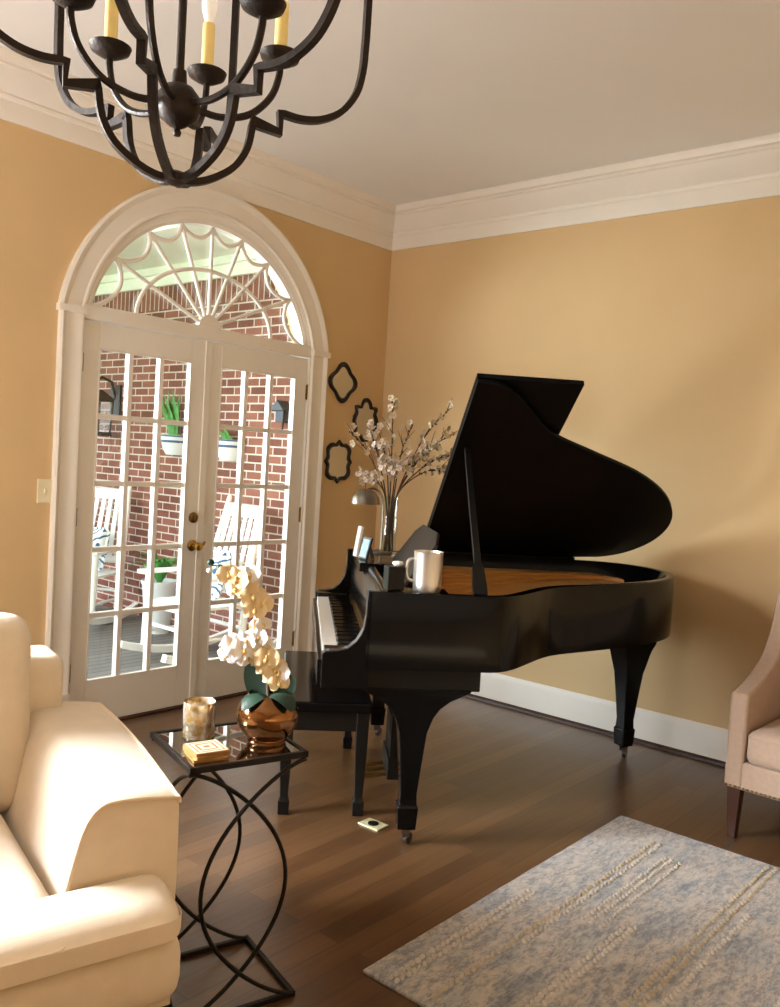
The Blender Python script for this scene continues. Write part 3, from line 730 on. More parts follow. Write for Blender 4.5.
# piano bench
bo = pw(.085, .77, 0)
bench = thing('piano_bench', 'black wooden piano bench pulled up to the keyboard', 'bench', bo, PT)
MB().b2((-.185, -.455, .425), (.185, .45, .468)).build('seat_top', M['black'], bench, smooth=0, bevel=.008, seg=3)
MB().b2((-.165, -.43, .345), (.165, .425, .425)).build('apron', M['blacksat'], bench, smooth=0, bevel=.003)
for sx in (-1, 1):
    for y_ in (-.41, .405):
        L = [[(sx * .15 + a * h_, y_ + c * h_, z) for a, c in ((-1, -1), (1, -1), (1, 1), (-1, 1))] for z, h_ in ((0, .021), (.055, .023), (.065, .018), (.075, .016), (.25, .023), (.425, .026))]
        MB().loft(L).build('leg', M['blacksat'], bench, smooth=25, bevel=.002)

# ------------------------------------------------------------------ things on the piano
t = thing('tumbler', 'tall silver metal tumbler with a side handle on the piano edge', 'tumbler', pw(.418, .066, ZR + .0008), PT)
MB().lathe([(0, 0), (.048, 0), (.052, .006), (.053, .03), (.054, .142), (.0555, .148), (.052, .148), (.051, .14), (.05, .012), (0, .01)], n=40).build('body', M['silver'], t)
MB().tube(catmull([(-.05, 0, .118), (-.072, 0, .112), (-.08, 0, .08), (-.074, 0, .045), (-.05, 0, .035)], 6), .0065, 8).build('handle', M['silver'], t)
t = thing('trinket_box', 'small black box with a white knob beside the silver tumbler', 'box', pw(.295, .075, ZR + .0008), PT + .2)
MB().b2((-.032, -.032, 0), (.032, .032, .088)).build('body', M['blacksat'], t, smooth=0, bevel=.004)
MB().lathe([(0, .088), (.014, .088), (.022, .096), (.018, .104), (0, .107)], (.012, 0, 0), 18).build('knob', M['white'], t)
t = thing('picture_frame', 'tall narrow white picture frame on the far end of the piano', 'picture frame', pw(.228, 1.11, ZR), PT + math.radians(12))
R_ = Matrix.Rotation(math.radians(8), 3, 'Y')
b = MB(); b.box((0, 0, .074), (.014, .055, .148), R_); b.build('frame', M['white'], t, smooth=0, bevel=.002)
b = MB(); b.box((.028, 0, .05), (.004, .03, .10), Matrix.Rotation(math.radians(-25), 3, 'Y')); b.build('easel_back', M['blacksat'], t, smooth=0)
t = thing('picture_frame', 'small dark frame with a pale blue picture, left of the vase', 'picture frame', pw(.258, 1.015, ZR), PT + math.radians(22))
b = MB(); b.box((0, 0, .052), (.010, .084, .106), Matrix.Rotation(math.radians(14), 3, 'Y')); b.build('frame', M['frameblk'], t, smooth=0, bevel=.002)
b = MB(); b.box((-.0062, 0, .052), (.002, .066, .086), Matrix.Rotation(math.radians(14), 3, 'Y')); b.build('picture', M['bluepic'], t, smooth=0)
b = MB(); b.box((.026, 0, .042), (.004, .03, .086), Matrix.Rotation(math.radians(-20), 3, 'Y')); b.build('easel_back', M['frameblk'], t, smooth=0)
# vase with branches
VB = pw(.372, 1.115, ZR + .0008)
vs = MB().lathe([(0, 0), (.040, 0), (.043, .006), (.043, .018), (.041, .03), (.041, .29), (.0435, .296), (.040, .298), (.038, .29), (.038, .03), (0, .026)], VB, 32).build('glass_vase', M['clear'], None)
tag(vs, 'tall clear glass cylinder vase holding blossoming branches on the piano', 'vase')
# one blossom mesh
def blossom_mesh(m, nm='blossom'):
    b = MB()
    for k in range(5):
        a = 2 * PI * k / 5; d = Vector((math.cos(a), math.sin(a), 0)); s = Vector((-math.sin(a), math.cos(a), 0))
        L = []
        for u, w, z in ((.001, .002, 0), (.007, .006, .003), (.013, .0075, .006), (.018, .005, .006)):
            L.append([d * u - s * w + Vector((0, 0, z)), d * u + Vector((0, 0, z + .0015)), d * u + s * w + Vector((0, 0, z)), d * u + Vector((0, 0, z - .001))])
        b.loft(L)
    b.ell((0, 0, .004), (.003, .003, .003), 8, 5)
    return b.build(nm, m, None)
proto1 = blossom_mesh(M['blossom']); proto2 = blossom_mesh(M['blossomp']); used = {0: False, 1: False}
rt = Vector((r0.x, r0.y, 0)); fwd_h = Vector((math.sin(yaw), math.cos(yaw), 0))
branches = [  # dx (picture right, m), height above the vase foot, depth, blossoms, label
    (-.02, .79, .02, 16, 'tallest upright blossom branch, rising straight from the vase', 0),
    (-.135, .66, .06, 14, 'blossom branch leaning left across the middle wall mirror', 1),
    (-.215, .60, -.02, 6, 'thin bare branch reaching farthest left toward the square mirror', 0),
    (-.15, .36, -.06, 16, 'short blossom branch drooping left over the lamp shade', 1),
    (-.06, .55, -.08, 22, 'thick flowering branch in front, just left of the vase middle', 1),
    (.09, .66, .05, 5, 'thin budded branch rising just right of the tallest one', 0),
    (.27, .75, .03, 9, 'budded branch with the highest tip on the right side', 0),
    (.22, .56, -.05, 24, 'densely flowering branch on the right, in front', 0),
    (.29, .62, .08, 10, 'branch on the right ending below the highest budded tip', 0),
    (.36, .52, .0, 10, 'longest branch reaching right toward the piano lid', 0),
    (.27, .43, -.04, 9, 'lowest branch reaching right in front of the lid edge', 0),
    (.05, .47, -.09, 22, 'short flowering branch at the centre of the bouquet', 1)]
rnd = random.Random(21)
for i, (dx, hz, dp, nb, lab, kind) in enumerate(branches):
    foot = Vector((rnd.uniform(-.02, .02), rnd.uniform(-.02, .02), .032)); tip = rt * dx + fwd_h * dp + Vector((0, 0, hz))
    lip_ = rt * max(-.028, min(.028, dx * .18)) + fwd_h * max(-.02, min(.02, dp * .3)) + Vector((0, 0, .30))
    mid = lip_.lerp(tip, .5) + Vector((rnd.uniform(-.012, .012), rnd.uniform(-.012, .012), .03 + .12 * abs(dx)))
    path = catmull([foot, lip_, mid, tip], 8)
    rs = [.0042 - .0028 * k / (len(path) - 1) for k in range(len(path))]
    b = MB(); b.tube(path, rs, 6)
    twigs = []
    for k in range(7):
        q = rnd.randint(12, len(path) - 3); d = Vector((rnd.uniform(-1, 1), rnd.uniform(-1, 1), rnd.uniform(.1, 1))).normalized(); L_ = rnd.uniform(.04, .10)
        e = path[q] + (d * .6 + (path[q + 1] - path[q]).normalized() * .7).normalized() * L_; b.tube([path[q], path[q].lerp(e, .5) + Vector((0, 0, .004)), e], [.002, .0016, .001], 5); twigs.append((path[q], e))
    for k in range(14):   # buds
        q = rnd.randint(14, len(path) - 1); b.ell(path[q] + Vector((rnd.uniform(-.006, .006), rnd.uniform(-.006, .006), 0)), (.0034, .0034, .006), 6, 5)
    br = b.build('blossom_branch', M['bark'], None, loc=VB); tag(br, lab, 'branch')
    for k in range(int(nb * 2.2)):
        if rnd.random() < .5:
            q = rnd.randint(13, len(path) - 1); c = Vector(path[q])
        else:
            tw = rnd.choice(twigs); c = tw[0].lerp(tw[1], rnd.uniform(.4, 1))
        c = c + Vector((rnd.gauss(0, .010), rnd.gauss(0, .010), rnd.gauss(0, .008)))
        kd = kind if rnd.random() < .8 else 1 - kind; pr_ = (proto1, proto2)[kd]
        s_ = rnd.uniform(.6, 1.05)
        rot = (rnd.uniform(.3, 1.9), 0, rnd.uniform(-PI, 0.3))
        if not used[kd]:
            pr_.parent = br; pr_.location = c; pr_.rotation_euler = rot; pr_.scale = (s_,) * 3; used[kd] = True
        else:
            copy_part(pr_, br, c, rot, (s_,) * 3)
# lamp with metal half dome shade on the bass side
LPp = pw(.36, 1.33, ZR + .0005)
lamp = thing('piano_lamp', 'small metal piano lamp with a domed nickel shade behind the vase', 'lamp', LPp, 0)
MB().lathe([(0, 0), (.06, 0), (.06, .008), (.02, .016), (0, .018)], n=28).build('lamp_base', M['nickel'], lamp)
MB().tube(catmull([(0, 0, .015), (0, 0, .20), tuple(rt * -.01 + Vector((0, 0, .29))), tuple(rt * -.05 + Vector((0, 0, .325))), tuple(rt * -.09 + Vector((0, 0, .318)))], 6), .006, 8).build('lamp_arm', M['nickel'], lamp)
b = MB(); R_ = Matrix.Rotation(yaw, 3, 'Z').inverted()
b.lathe([(0, .078), (.02, .076), (.05, .062), (.068, .034), (.074, .0), (.071, 0), (.065, .032), (.047, .059), (.02, .072), (0, .073)], tuple(rt * -.09 + Vector((0, 0, .245))), 32)
b.build('lamp_shade', M['nickel'], lamp)

# ------------------------------------------------------------------ wall mirrors, switch
def outline(fn, n=96): return [fn(2 * PI * k / n) for k in range(n)]
def mirror(x, z, label, fn, w):
    t = thing('wall_mirror', label, 'mirror', (x, 0, z))
    P_ = outline(fn) if callable(fn) else [(p.x, p.y) for p in catmull([Vector((a, c, 0)) for a, c in fn], 6, True)]; n = len(P_); secs = []
    for i in range(n):
        a, c = Vector(P_[i - 1]), Vector(P_[(i + 1) % n]); tg = (c - a).normalized(); nr = Vector((tg.y, -tg.x)); p = Vector(P_[i])
        rin = sum(Vector(P_[(i + q_) % n]).length for q_ in range(-5, 6)) / 11 - w
        q = p.normalized() * min(rin, p.length - w * .55)
        secs.append([(p.x, -.001, p.y), (p.x, -.012, p.y), (p.x * .35 + q.x * .65 + (p.x - q.x) * .3, -.022, p.y * .35 + q.y * .65 + (p.y - q.y) * .3), (q.x, -.012, q.y), (q.x, -.001, q.y)])
    b = MB(); b.loft(secs, ring=True); b.build('frame', M['frameblk'], t, smooth=40)
    inn = [(s_[3][0] * 1.03, -.006, s_[3][2] * 1.03) for s_ in secs]
    b = MB(); b.add([(0, -.006, 0)] + inn, [(0, i + 1, (i + 1) % n + 1) for i in range(n)]); b.build('mirror_glass', M['mirror'], t, smooth=0)
    return t
def quatre(th):   # tall four lobed ogee diamond
    r = .1165 + .0155 * math.cos(4 * th); return (r * math.cos(th), r * math.sin(th))
mirror(-.405, 1.921, 'black framed four-lobed wall mirror, topmost of the three', quatre, .026)
def sym(P): return P + [(-x, z) for x, z in reversed(P) if x > 1e-6]
cap = [(0, .150), (.026, .143), (.044, .118), (.052, .096), (.078, .098), (.104, .094), (.106, .074), (.096, .052), (.112, .024), (.122, -.008), (.112, -.04), (.096, -.062), (.106, -.085), (.104, -.106), (.078, -.112), (.052, -.110), (.036, -.13), (.02, -.142), (0, -.146)]
mirror(-.170, 1.694, 'black framed mirror with stepped shoulders, half behind the blossoms', sym(cap), .026)
sq = [(0, .142), (.014, .130), (.03, .118), (.062, .120), (.088, .108), (.108, .088), (.110, .062), (.104, .034), (.116, .012), (.126, 0), (.116, -.012), (.104, -.034), (.110, -.062), (.108, -.088), (.088, -.108), (.062, -.120), (.03, -.118), (.014, -.130), (0, -.142)]
mirror(-.408, 1.412, 'black framed squarish mirror with rounded corners, lowest of the three', sym(sq), .027)
t = thing('light_switch', 'cream light switch plate on the wall left of the door casing', 'switch', (-2.394, 0, 1.198))
MB().box((0, -.004, 0), (.072, .008, .115)).build('plate', M['plastic'], t, smooth=0, bevel=.003)
MB().box((0, -.011, 0), (.010, .012, .024), Matrix.Rotation(.35, 3, 'X')).build('toggle', M['plastic'], t, smooth=0, bevel=.001)

# floor outlet
t = thing('floor_outlet', 'pale metal floor outlet plate with a dark round socket near the piano leg', 'outlet', (-1.898, -1.752, 0), math.radians(2))
MB().box((0, 0, .003), (.072, .10, .006)).build('plate', M['plate_m'], t, smooth=0, bevel=.002)
MB().lathe([(0, .006), (.022, .006), (.021, .010), (.014, .0105), (0, .0105)], n=24).build('socket', M['blacksat'], t)

# ------------------------------------------------------------------ rug
RX0, RX1, RY0, RY1 = -2.665, -1.05, -4.85, -2.395
b = MB(); b.rbox((RX0, RY0, 0.0), (RX1, RY1, .012), .006, 4)
rug = tag(b.build('area_rug', M['rug'], None, smooth=40), 'heathered grey blue area rug with raised cream braided rows on the wood floor', 'rug')
rnd = random.Random(4)
def braid(y, x0, x1, m, w=.009, step=.024):
    b = MB(); x = x0
    while x < x1:
        b.ell((x, y + rnd.uniform(-.003, .003), .0122), (step * .62, w * rnd.uniform(.6, 1.1), rnd.choice((.0046, .0046, .0036))), 8, 4, Matrix.Rotation(.5, 3, 'Z')); x += step
    b.build('braided_row', m, rug, smooth=60)
for y in [-2.475, -2.50]: braid(y, RX0 + .03, -1.9, M['braid'])
for y in [-2.612]: braid(y, RX0 + .05, -1.2, M['braidt'], .009, .026)
for y in [-2.638]: braid(y, -2.2, -1.2, M['braid'], .008)
for y in [-2.70, -2.726, -2.76]: braid(y, -1.95, -1.3, M['braid'], .008, .022)
for y in [-2.815, -2.84]: braid(y, RX0 + .05, -1.85, M['braid'])
for y in [-3.0, -3.03]: braid(y, -2.5, -1.08, M['braidt'])
for y in [-3.075]: braid(y, -2.5, -1.5, M['braid'])
for y in [-3.3, -3.33, -3.6, -3.63, -3.95, -4.0, -4.35, -4.38]: braid(y, -2.5, -1.15, M['braid'])

# ------------------------------------------------------------------ sofa (local: x right, y back)
SR = math.radians(-14)
sofa = thing('sofa', 'cream upholstered sofa with piped arms in the left foreground', 'sofa', (-3.238, -2.29, 0), SR)
SL = -2.15
ap = catmull([(0, .12), (0, .30), (0, .50), (-.002, .612), (-.012, .624), (-.05, .631), (-.10, .637), (-.15, .639), (-.182, .634), (-.208, .61), (-.226, .57), (-.242, .51), (-.258, .44), (-.27, .38), (-.27, .25), (-.27, .12)], 4)
ap = [(p.x, p.z) for p in [Vector((a[0], 0, a[1])) for a in ap]]
def sofa_arm(mirror_):
    b = MB(); secs = []
    mx = (lambda x: x) if not mirror_ else (lambda x: SL - x)
    for y in (.0, .006, .05, .2, .4, .6, .74, .766, .77):
        fl = .045 * (y / .75); k = {.0: .985, .77: .985}.get(y, 1.0); cr = .02 * math.sin(PI * min(1, y / .75))
        secs.append([(mx((x * k if x > -.2 else x) + fl * max(0, (x + .27) / .27)), y, z * (1 if k == 1 else .992) + cr * max(0, (z - .4) / .24) + .02 * (y / .75) * max(0, (z - .4) / .24)) for x, z in ap])
    b.loft(secs); o = b.build('arm', M['sofa'], sofa, smooth=50)
    path = [(mx(x), -.003, z) for x, z in ap if z > .42 or x < -.2]
    path = [p for p in path if p[2] > .40 and not (p[2] < .61 and abs(p[0] - mx(0)) < .02)]
    b = MB(); b.tube(path, .0055, 8)
    def edge(y):
        fl = .045 * (y / .75); cr = .02 * math.sin(PI * min(1, y / .75)); x, z = -.003, .621
        return (mx(x + fl * (x + .27) / .27), y, z + cr * (z - .4) / .24 + .02 * (y / .75) * (z - .4) / .24)
    b.tube([edge(y) for y in (0, .1, .2, .3, .4, .5, .6, .7, .76)], .005, 8)
    b.build('piping', M['piping'], o)
sofa_arm(False); sofa_arm(True)
b = MB(); b.rbox((SL + .01, .01, .10), (-.008, .9, .22), .02, 4); b.build('base', M['sofa'], sofa, smooth=50)
b = MB(); b.rbox((SL + .03, -.158, .215), (-.03, .2, .374), .052, 6); b.build('front_rail', M['sofa'], sofa, smooth=60)
# T shaped seat cushions with crowned tops
def tcush(x0, x1, tl, tr):
    xi0 = x0 + (.262 if tl else 0); xi1 = x1 - (.262 if tr else 0)
    def crown(v, p):
        k = smoothstep((p[1] + .70) / .6)
        return Vector((v.x, v.y, v.z + (.022 * (1 - p[0] ** 4) * k if v.z > 0 else 0) - fall(v.y + .205, v.z)))
    def fall(y, z): return .045 * max(0, min(1, -y / .17)) ** 1.6 if z > 0 else 0
    b = MB(); b.rbox((xi0, -.170, .372), (xi1, .58, .474), .05, 10, crown)
    b.rbox((x0 + (.035 if tl else 0), -.1715, .3705), (x1 - (.02 if tr else 0), .002, .4752), .051, 14, lambda v, p: Vector((v.x, v.y, v.z - fall(v.y - .08475, v.z))))
    return b.build('seat_cushion', M['sofa'], sofa, smooth=70)
half = SL / 2
c1 = tcush(half + .004, -.018, False, True); c2 = tcush(SL + .018, half - .004, True, False)
for o_, xa, xb in ((c1, half + .03, -.04), (c2, SL + .04, half - .03)):
    b = MB(); b.tube([(xa, -.150, .374), ((xa + xb) / 2, -.150, .374), (xb - .05, -.150, .374)], .004, 6); b.build('seam', M['piping'], o_)
b = MB(); b.rbox((SL + .08, .70, .12), (-.078, .90, .812), .035, 6); b.build('back_frame', M['sofa'], sofa, smooth=60)
def bpuff(v, p):
    e = 1 + .10 * (1 - p[0] ** 2) * (1 - p[2] ** 2) * (1 if p[1] < 0 else .2)
    return Vector((v.x, v.y * (1 + .35 * (1 - p[0] ** 2) * (1 - p[2] ** 2)), v.z))
for x0, x1 in ((half + .005, -.195), (SL + .195, half - .005)):
    b = MB(); b.rbox((x0, .50, .415), (x1, .68, .955), .065, 8, bpuff, Matrix.Rotation(math.radians(-7), 3, 'X')); o = b.build('back_cushion', M['sofa'], sofa, smooth=70)
    o.location = (0, .055, 0)
for x in (SL + .08, -.08):
    for y in (.06, .84): MB().lathe([(0, 0), (.022, 0), (.03, .11), (0, .11)], (x, y, 0), 12).build('leg', M['walnut'], sofa)

# ------------------------------------------------------------------ side table (square, hoop legs)
tb = [Vector((-3.174, -2.262)), Vector((-2.872, -2.340)), Vector((-2.790, -2.030)), Vector((-3.092, -1.952))]
tc_ = sum(tb, Vector((0, 0))) / 4; ta = math.atan2((tb[1] - tb[0]).y, (tb[1] - tb[0]).x) - .03
st = thing('side_table', 'small square black iron side table with glass top and crossing hoop legs', 'table', (tc_.x, tc_.y, 0), ta)
hs = .156; hy = .149; TZ = .665
def ring(z, w, h_):
    b = MB(); P_ = [(-hs, -hy), (hs, -hy), (hs, hy), (-hs, hy)]
    for i in range(4):
        x0, y0 = P_[i]; x1, y1 = P_[(i + 1) % 4]
        b.b2((min(x0, x1) - w / 2, min(y0, y1) - w / 2, z), (max(x0, x1) + w / 2, max(y0, y1) + w / 2, z + h_))
    return b
ring(TZ - .016, .013, .016).build('top_frame', M['iron'], st, smooth=0, bevel=.002)
ring(0, .014, .014).build('base_frame', M['iron'], st, smooth=0, bevel=.002)
MB().b2((-hs + .0068, -hy + .0068, TZ - .010), (hs - .0068, hy - .0068, TZ - .003)).build('glass_top', M['tabletop'], st, smooth=0)
# each side: two arcs (corner to corner, bulging sideways so that they cross)
def side_arc(p, q, top, rev):
    # from corner p at the top bows out past the middle and returns to corner p at the bottom
    pts = []
    for k in range(41):
        t = .5 - .5 * math.cos(PI * k / 40); z = (TZ - .02) - (TZ - .03) * t; s_ = .88 * math.sin(PI * t) ** .7
        x = p[0] + (q[0] - p[0]) * s_; y = p[1] + (q[1] - p[1]) * s_; pts.append((x, y, z))
    return pts
cor = [(-hs, -hy), (hs, -hy), (hs, hy), (-hs, hy)]
for i in (0, 2, 3):
    p, q = cor[i], cor[(i + 1) % 4]
    nx = Vector((q[1] - p[1], -(q[0] - p[0]), 0)).normalized()
    for k_, (a, c) in enumerate(((p, q), (q, p))):
        if i == 3 and k_ == 0: continue
        off = nx * (.0035 if k_ else -.0035)
        MB().tube([Vector(v) + off for v in side_arc(a, c, True, False)], .0058, 8).build('hoop_leg', M['iron'], st, smooth=50)
def tw(x, y, z=0): # table local to world
    return Vector((tc_.x + x * math.cos(ta) - y * math.sin(ta), tc_.y + x * math.sin(ta) + y * math.cos(ta), z))

# orchid in a copper pot
OB = Vector((-2.94, -2.195, TZ - .003)) + rt * .034 + fwd_h * .028
orch = thing('potted_orchid', 'white and cream orchid in a round copper pot on the side table', 'orchid', OB, 0)
MB().lathe([(0, 0), (.050, 0), (.054, .008), (.053, .014), (.064, .024), (.079, .046), (.084, .068), (.082, .092), (.07, .114), (.056, .128), (.054, .134), (.050, .133), (.052, .128), (.066, .112), (.07, .09), (0, .085)], n=48).build('pot', M['copper'], orch)
MB().lathe([(0, .118), (.05, .118), (.062, .112), (0, .09)], n=24).build('moss', M['bark'], orch)
ds = [(-.035, .02, .13), (.05, -.03, .03), (-.05, -.05, .0), (.03, .06, .08), (.075, .03, .02)]
def leaf(ang, L_, w0, rise, drop):
    d = rt * math.cos(ang) - fwd_h * math.sin(ang); s = Vector((0, 0, 1)).cross(d).normalized(); L = []
    for k in range(12):
        u = k / 11; c = d * (.012 + L_ * (u - .12 * u * u)) + Vector((0, 0, .128 + rise * math.sin(u * PI * .8) - drop * u ** 2.2)); w = w0 * math.sin(PI * min(.985, .10 + u * .88)) ** .65
        L.append([c - s * w - Vector((0, 0, .006)), c + Vector((0, 0, .003)), c + s * w - Vector((0, 0, .006)), c + Vector((0, 0, -.001))])
    MB().loft(L).build('leaf', M['leaf'], orch, smooth=60)
def upleaf(ax, lean, h_, w0):      # upright leaf behind the stems
    L = []
    for k in range(12):
        u = k / 11; c = rt * (ax + lean * u) + fwd_h * (.02 + .03 * u) + Vector((0, 0, .11 + h_ * u)); w = w0 * math.sin(PI * min(.985, .10 + u * .88)) ** .62
        L.append([c - rt * w - fwd_h * .008, c + fwd_h * .004, c + rt * w - fwd_h * .008, c - fwd_h * .002])
    MB().loft(L).build('leaf', M['leaf'], orch, smooth=60)
upleaf(-.030, -.016, .122, .037); upleaf(.030, .022, .062, .028)
leaf(math.radians(125), .095, .030, .016, .030); leaf(math.radians(42), .10, .032, .020, .030)

# flower stem; offsets in picture plane (right, up) from the pot foot
def pp(r, z, dpt=0):
    k = min(1, max(0, (z - .12) / .12)); return rt * (r - .026 * k) + fwd_h * dpt + Vector((0, 0, z - .012 * k))
stem_path = catmull([pp(.0, .11), pp(.008, .20), pp(-.002, .29), pp(-.012, .36), pp(-.03, .41), pp(-.066, .455), pp(-.115, .478), pp(-.15, .482)], 8)
MB().tube(stem_path, [.0042 - .0024 * k / (len(stem_path) - 1) for k in range(len(stem_path))], 8).build('flower_stem', M['stem'], orch)
MB().tube(catmull([pp(.012, .11), pp(.025, .17), pp(.02, .24), pp(-.03, .268), pp(-.07, .27)], 7), .003, 8).build('flower_stem', M['stem'], orch)
def orchid_flower(m, nm):
    b = MB()
    def petal(ang, ln, wd, z0, z1):
        d = Vector((math.cos(ang), math.sin(ang), 0)); s = Vector((-math.sin(ang), math.cos(ang), 0)); L = []
        for k in range(9):
            u = k / 8; w = wd * math.sin(PI * min(.985, .10 + u * .88)) ** .75 * (1 + .08 * math.sin(17 * u + ang)); c = d * ln * u + Vector((0, 0, z0 + (z1 - z0) * u + .004 * math.sin(PI * u)))
            L.append([c - s * w + Vector((0, 0, .006 * math.sin(9 * u + ang))), c + Vector((0, 0, .0012)), c + s * w + Vector((0, 0, .006 * math.sin(8 * u + 2 * ang))), c + Vector((0, 0, .0004))])
        b.loft(L)
    for a in (90, 215, 325): petal(math.radians(a), .036, .015, -.002, -.004)
    for a in (10, 170): petal(math.radians(a), .036, .025, .003, .006)
    o = b.build(nm, m, None, smooth=60)
    c = MB(); c.ell((0, -.006, .008), (.007, .009, .008), 10, 6); c.ell((0, .004, .009), (.004, .004, .006), 8, 5); c.build('lip', M['lip'], o, smooth=60)
    return o
fA = orchid_flower(M['petal'], 'flower'); fB = orchid_flower(M['petalw'], 'flower'); fu = [False, False]
fl = [(-.098, .462, 0, 1.0), (-.068, .452, 0, 1.15), (-.045, .432, 0, 1.15), (-.072, .425, 0, 1.0), (-.028, .405, 0, 1.15), (-.008, .39, 0, 1.1), (-.02, .372, 0, 1.0), (-.035, .462, 1, .95),
      (.004, .335, 1, .7), (-.012, .325, 0, .75), (-.002, .30, 1, .8), (.004, .282, 1, .8),
      (-.072, .272, 1, 1.15), (-.045, .262, 1, 1.15), (-.062, .245, 1, 1.05), (-.03, .242, 1, 1.05), (-.085, .25, 1, .9), (-.035, .29, 1, .9),
      (-.002, .262, 0, 1.0), (.018, .245, 0, 1.1), (.012, .222, 0, 1.05), (.032, .212, 0, 1.1), (.028, .188, 0, 1.0), (.046, .20, 1, .95), (.04, .175, 0, .9)]
rnd = random.Random(9); yaw_face = -yaw
for r_, z_, k, s_ in fl:
    pr_ = (fA, fB)[k]; loc = pp(r_, z_, rnd.uniform(-.025, -.005))
    # flower +Z faces the viewer side, tilted at random
    rot = (math.radians(90 + rnd.uniform(-28, 15)), rnd.uniform(-.25, .25), yaw_face + rnd.uniform(-.5, .5))
    s_ *= .92
    if not fu[k]: pr_.parent = orch; pr_.location = loc; pr_.rotation_euler = rot; pr_.scale = (s_,) * 3; fu[k] = True
    else: copy_part(pr_, orch, loc, rot, (s_,) * 3)
b = MB(); b.ell(pp(-.122, .476, -.006), (.012, .012, .011), 12, 8); b.build('bud', M['leaf'], orch); b = MB(); b.ell(pp(-.148, .49, -.002), (.010, .010, .009), 12, 8); b.build('bud', M['leaf'], orch)
b = MB(); b.ell(pp(-.15, .468, -.002), (.009, .009, .007), 12, 8); b.build('bud', M['petalw'], orch)

# mercury glass candle holder
t = thing('candle_holder', 'gold flecked mercury glass candle holder at the back of the side table', 'candle holder', (-3.035, -2.058, TZ - .003) if False else tuple(Vector((-3.035, -2.058, TZ - .003)) + rt * .013 + fwd_h * .02))
MB().lathe([(0, 0), (.040, 0), (.043, .004), (.0435, .094), (.0425, .097), (.0405, .094), (.0400, .012), (0, .010)], n=40).build('glass', M['mercury'], t)
MB().lathe([(0, .011), (.0395, .011), (.0395, .072), (.03, .074), (0, .073)], n=28).build('wax', M['candle'], t)
MB().tube([(0, 0, .07), (.001, 0, .084)], .0012, 6).build('wick', M['blacksat'], t)
# stack of coasters
for k in range(3):
    lab = ['bottom coaster of the square stack at the front of the side table', 'middle coaster of the square stack on the side table', 'top coaster of the stack, cream with a printed square design'][k]
    t = thing('coaster', lab, 'coaster', tw(-.092, -.078, TZ - .003 + k * .0085), ta + math.radians((-4, 3, 1)[k]))
    MB().box((0, 0, .004), (.090, .090, .008)).build('board', M['coaste'], t, smooth=0, bevel=.0012)
    b = MB(); b.box((0, 0, .0081), (.084, .084, .0006)); b.build('printed_face', M['coast'], t, smooth=0)
    if k == 2:
        b = MB()
        for hs_, w in ((.034, .004), (.022, .006)):
            for sx, sy, dx_, dy_ in ((0, 1, hs_, w / 2), (0, -1, hs_, w / 2), (1, 0, w / 2, hs_), (-1, 0, w / 2, hs_)): b.box((sx * hs_, sy * hs_, .0086), (dx_ * 2, dy_ * 2, .0004))
        b.box((0, 0, .0086), (.016, .016, .0004)); b.build('printed_motif', M['coaste'], t, smooth=0)

# ------------------------------------------------------------------ armchair at the right edge (faces -x)
AX, AY = -.905, -2.755
ac = thing('armchair', 'blush linen armchair with sloping arms and nailhead trim at the right edge', 'armchair', (AX, AY, 0), math.radians(-2))
# local: +x to the back, -y across the seat
def arm_side(y0, y1):
    prof = [(0, .21), (0, .575), (.012, .593), (.05, .600), (.12, .618), (.2, .648), (.30, .695), (.38, .775), (.43, .88), (.47, .99), (.53, 1.05), (.62, 1.07), (.70, 1.05), (.70, .21)]
    pr2 = [prof[0]] + [(p.x, p.y) for p in catmull([Vector((a[0], a[1], 0)) for a in prof[1:-1]], 4)] + [prof[-1]]
    b = MB(); b.prism([(x, y0, z) for x, z in pr2], (0, y1 - y0, 0)); return b
for y0, y1 in ((-.075, 0), (-.74, -.665)):
    arm_side(y0, y1).build('arm', M['chairf'], ac, smooth=40, bevel=.014, seg=3)
b = MB(); b.rbox((.004, -.735, .205), (.70, -.005, .32), .012, 4); b.build('seat_base', M['chairf'], ac, smooth=60)
def cp(v, p): return Vector((v.x, v.y, v.z * (1 + .14 * (1 - p[0] ** 2) * (1 - p[1] ** 2))))
b = MB(); b.rbox((-.01, -.662, .318), (.58, -.078, .455), .035, 8, cp); o = b.build('seat_cushion', M['chairf'], ac, smooth=70)
b = MB(); b.tube([(-.012, -.64, .43), (-.014, -.36, .434), (-.012, -.1, .43), (.02, -.078, .428), (.3, -.076, .43)], .004, 6); b.build('piping', M['chairf'], o)
b = MB(); b.rbox((.52, -.70, .42), (.70, -.04, 1.07), .05, 6, None, Matrix.Rotation(.10, 3, 'Y')); b.build('back', M['chairf'], ac, smooth=60)
nm_ = MB().ell((0, 0, 0), (.0026, .005, .005), 8, 5).build('nailhead', M['brass_old'], ac); nm_.location = (-.001, -.012, .217)
for k in range(1, 42): copy_part(nm_, ac, (-.001, -.012 - k * .0172, .217))
for k in range(30): copy_part(nm_, ac, (.012 + k * .0225, .0005, .217), (0, 0, PI / 2))
for x, y in ((.035, -.04), (.035, -.70), (.65, -.04), (.65, -.70)):
    d = -1 if x < .3 else 1
    MB().loft([[(x + a * .016 + (.012 * d if False else 0), y + c * .016, 0) for a, c in ((-1, -1), (1, -1), (1, 1), (-1, 1))], [(x + a * .027, y + c * .027, .21) for a, c in ((-1, -1), (1, -1), (1, 1), (-1, 1))]]).build('leg', M['walnut'], ac, smooth=30, bevel=.003)

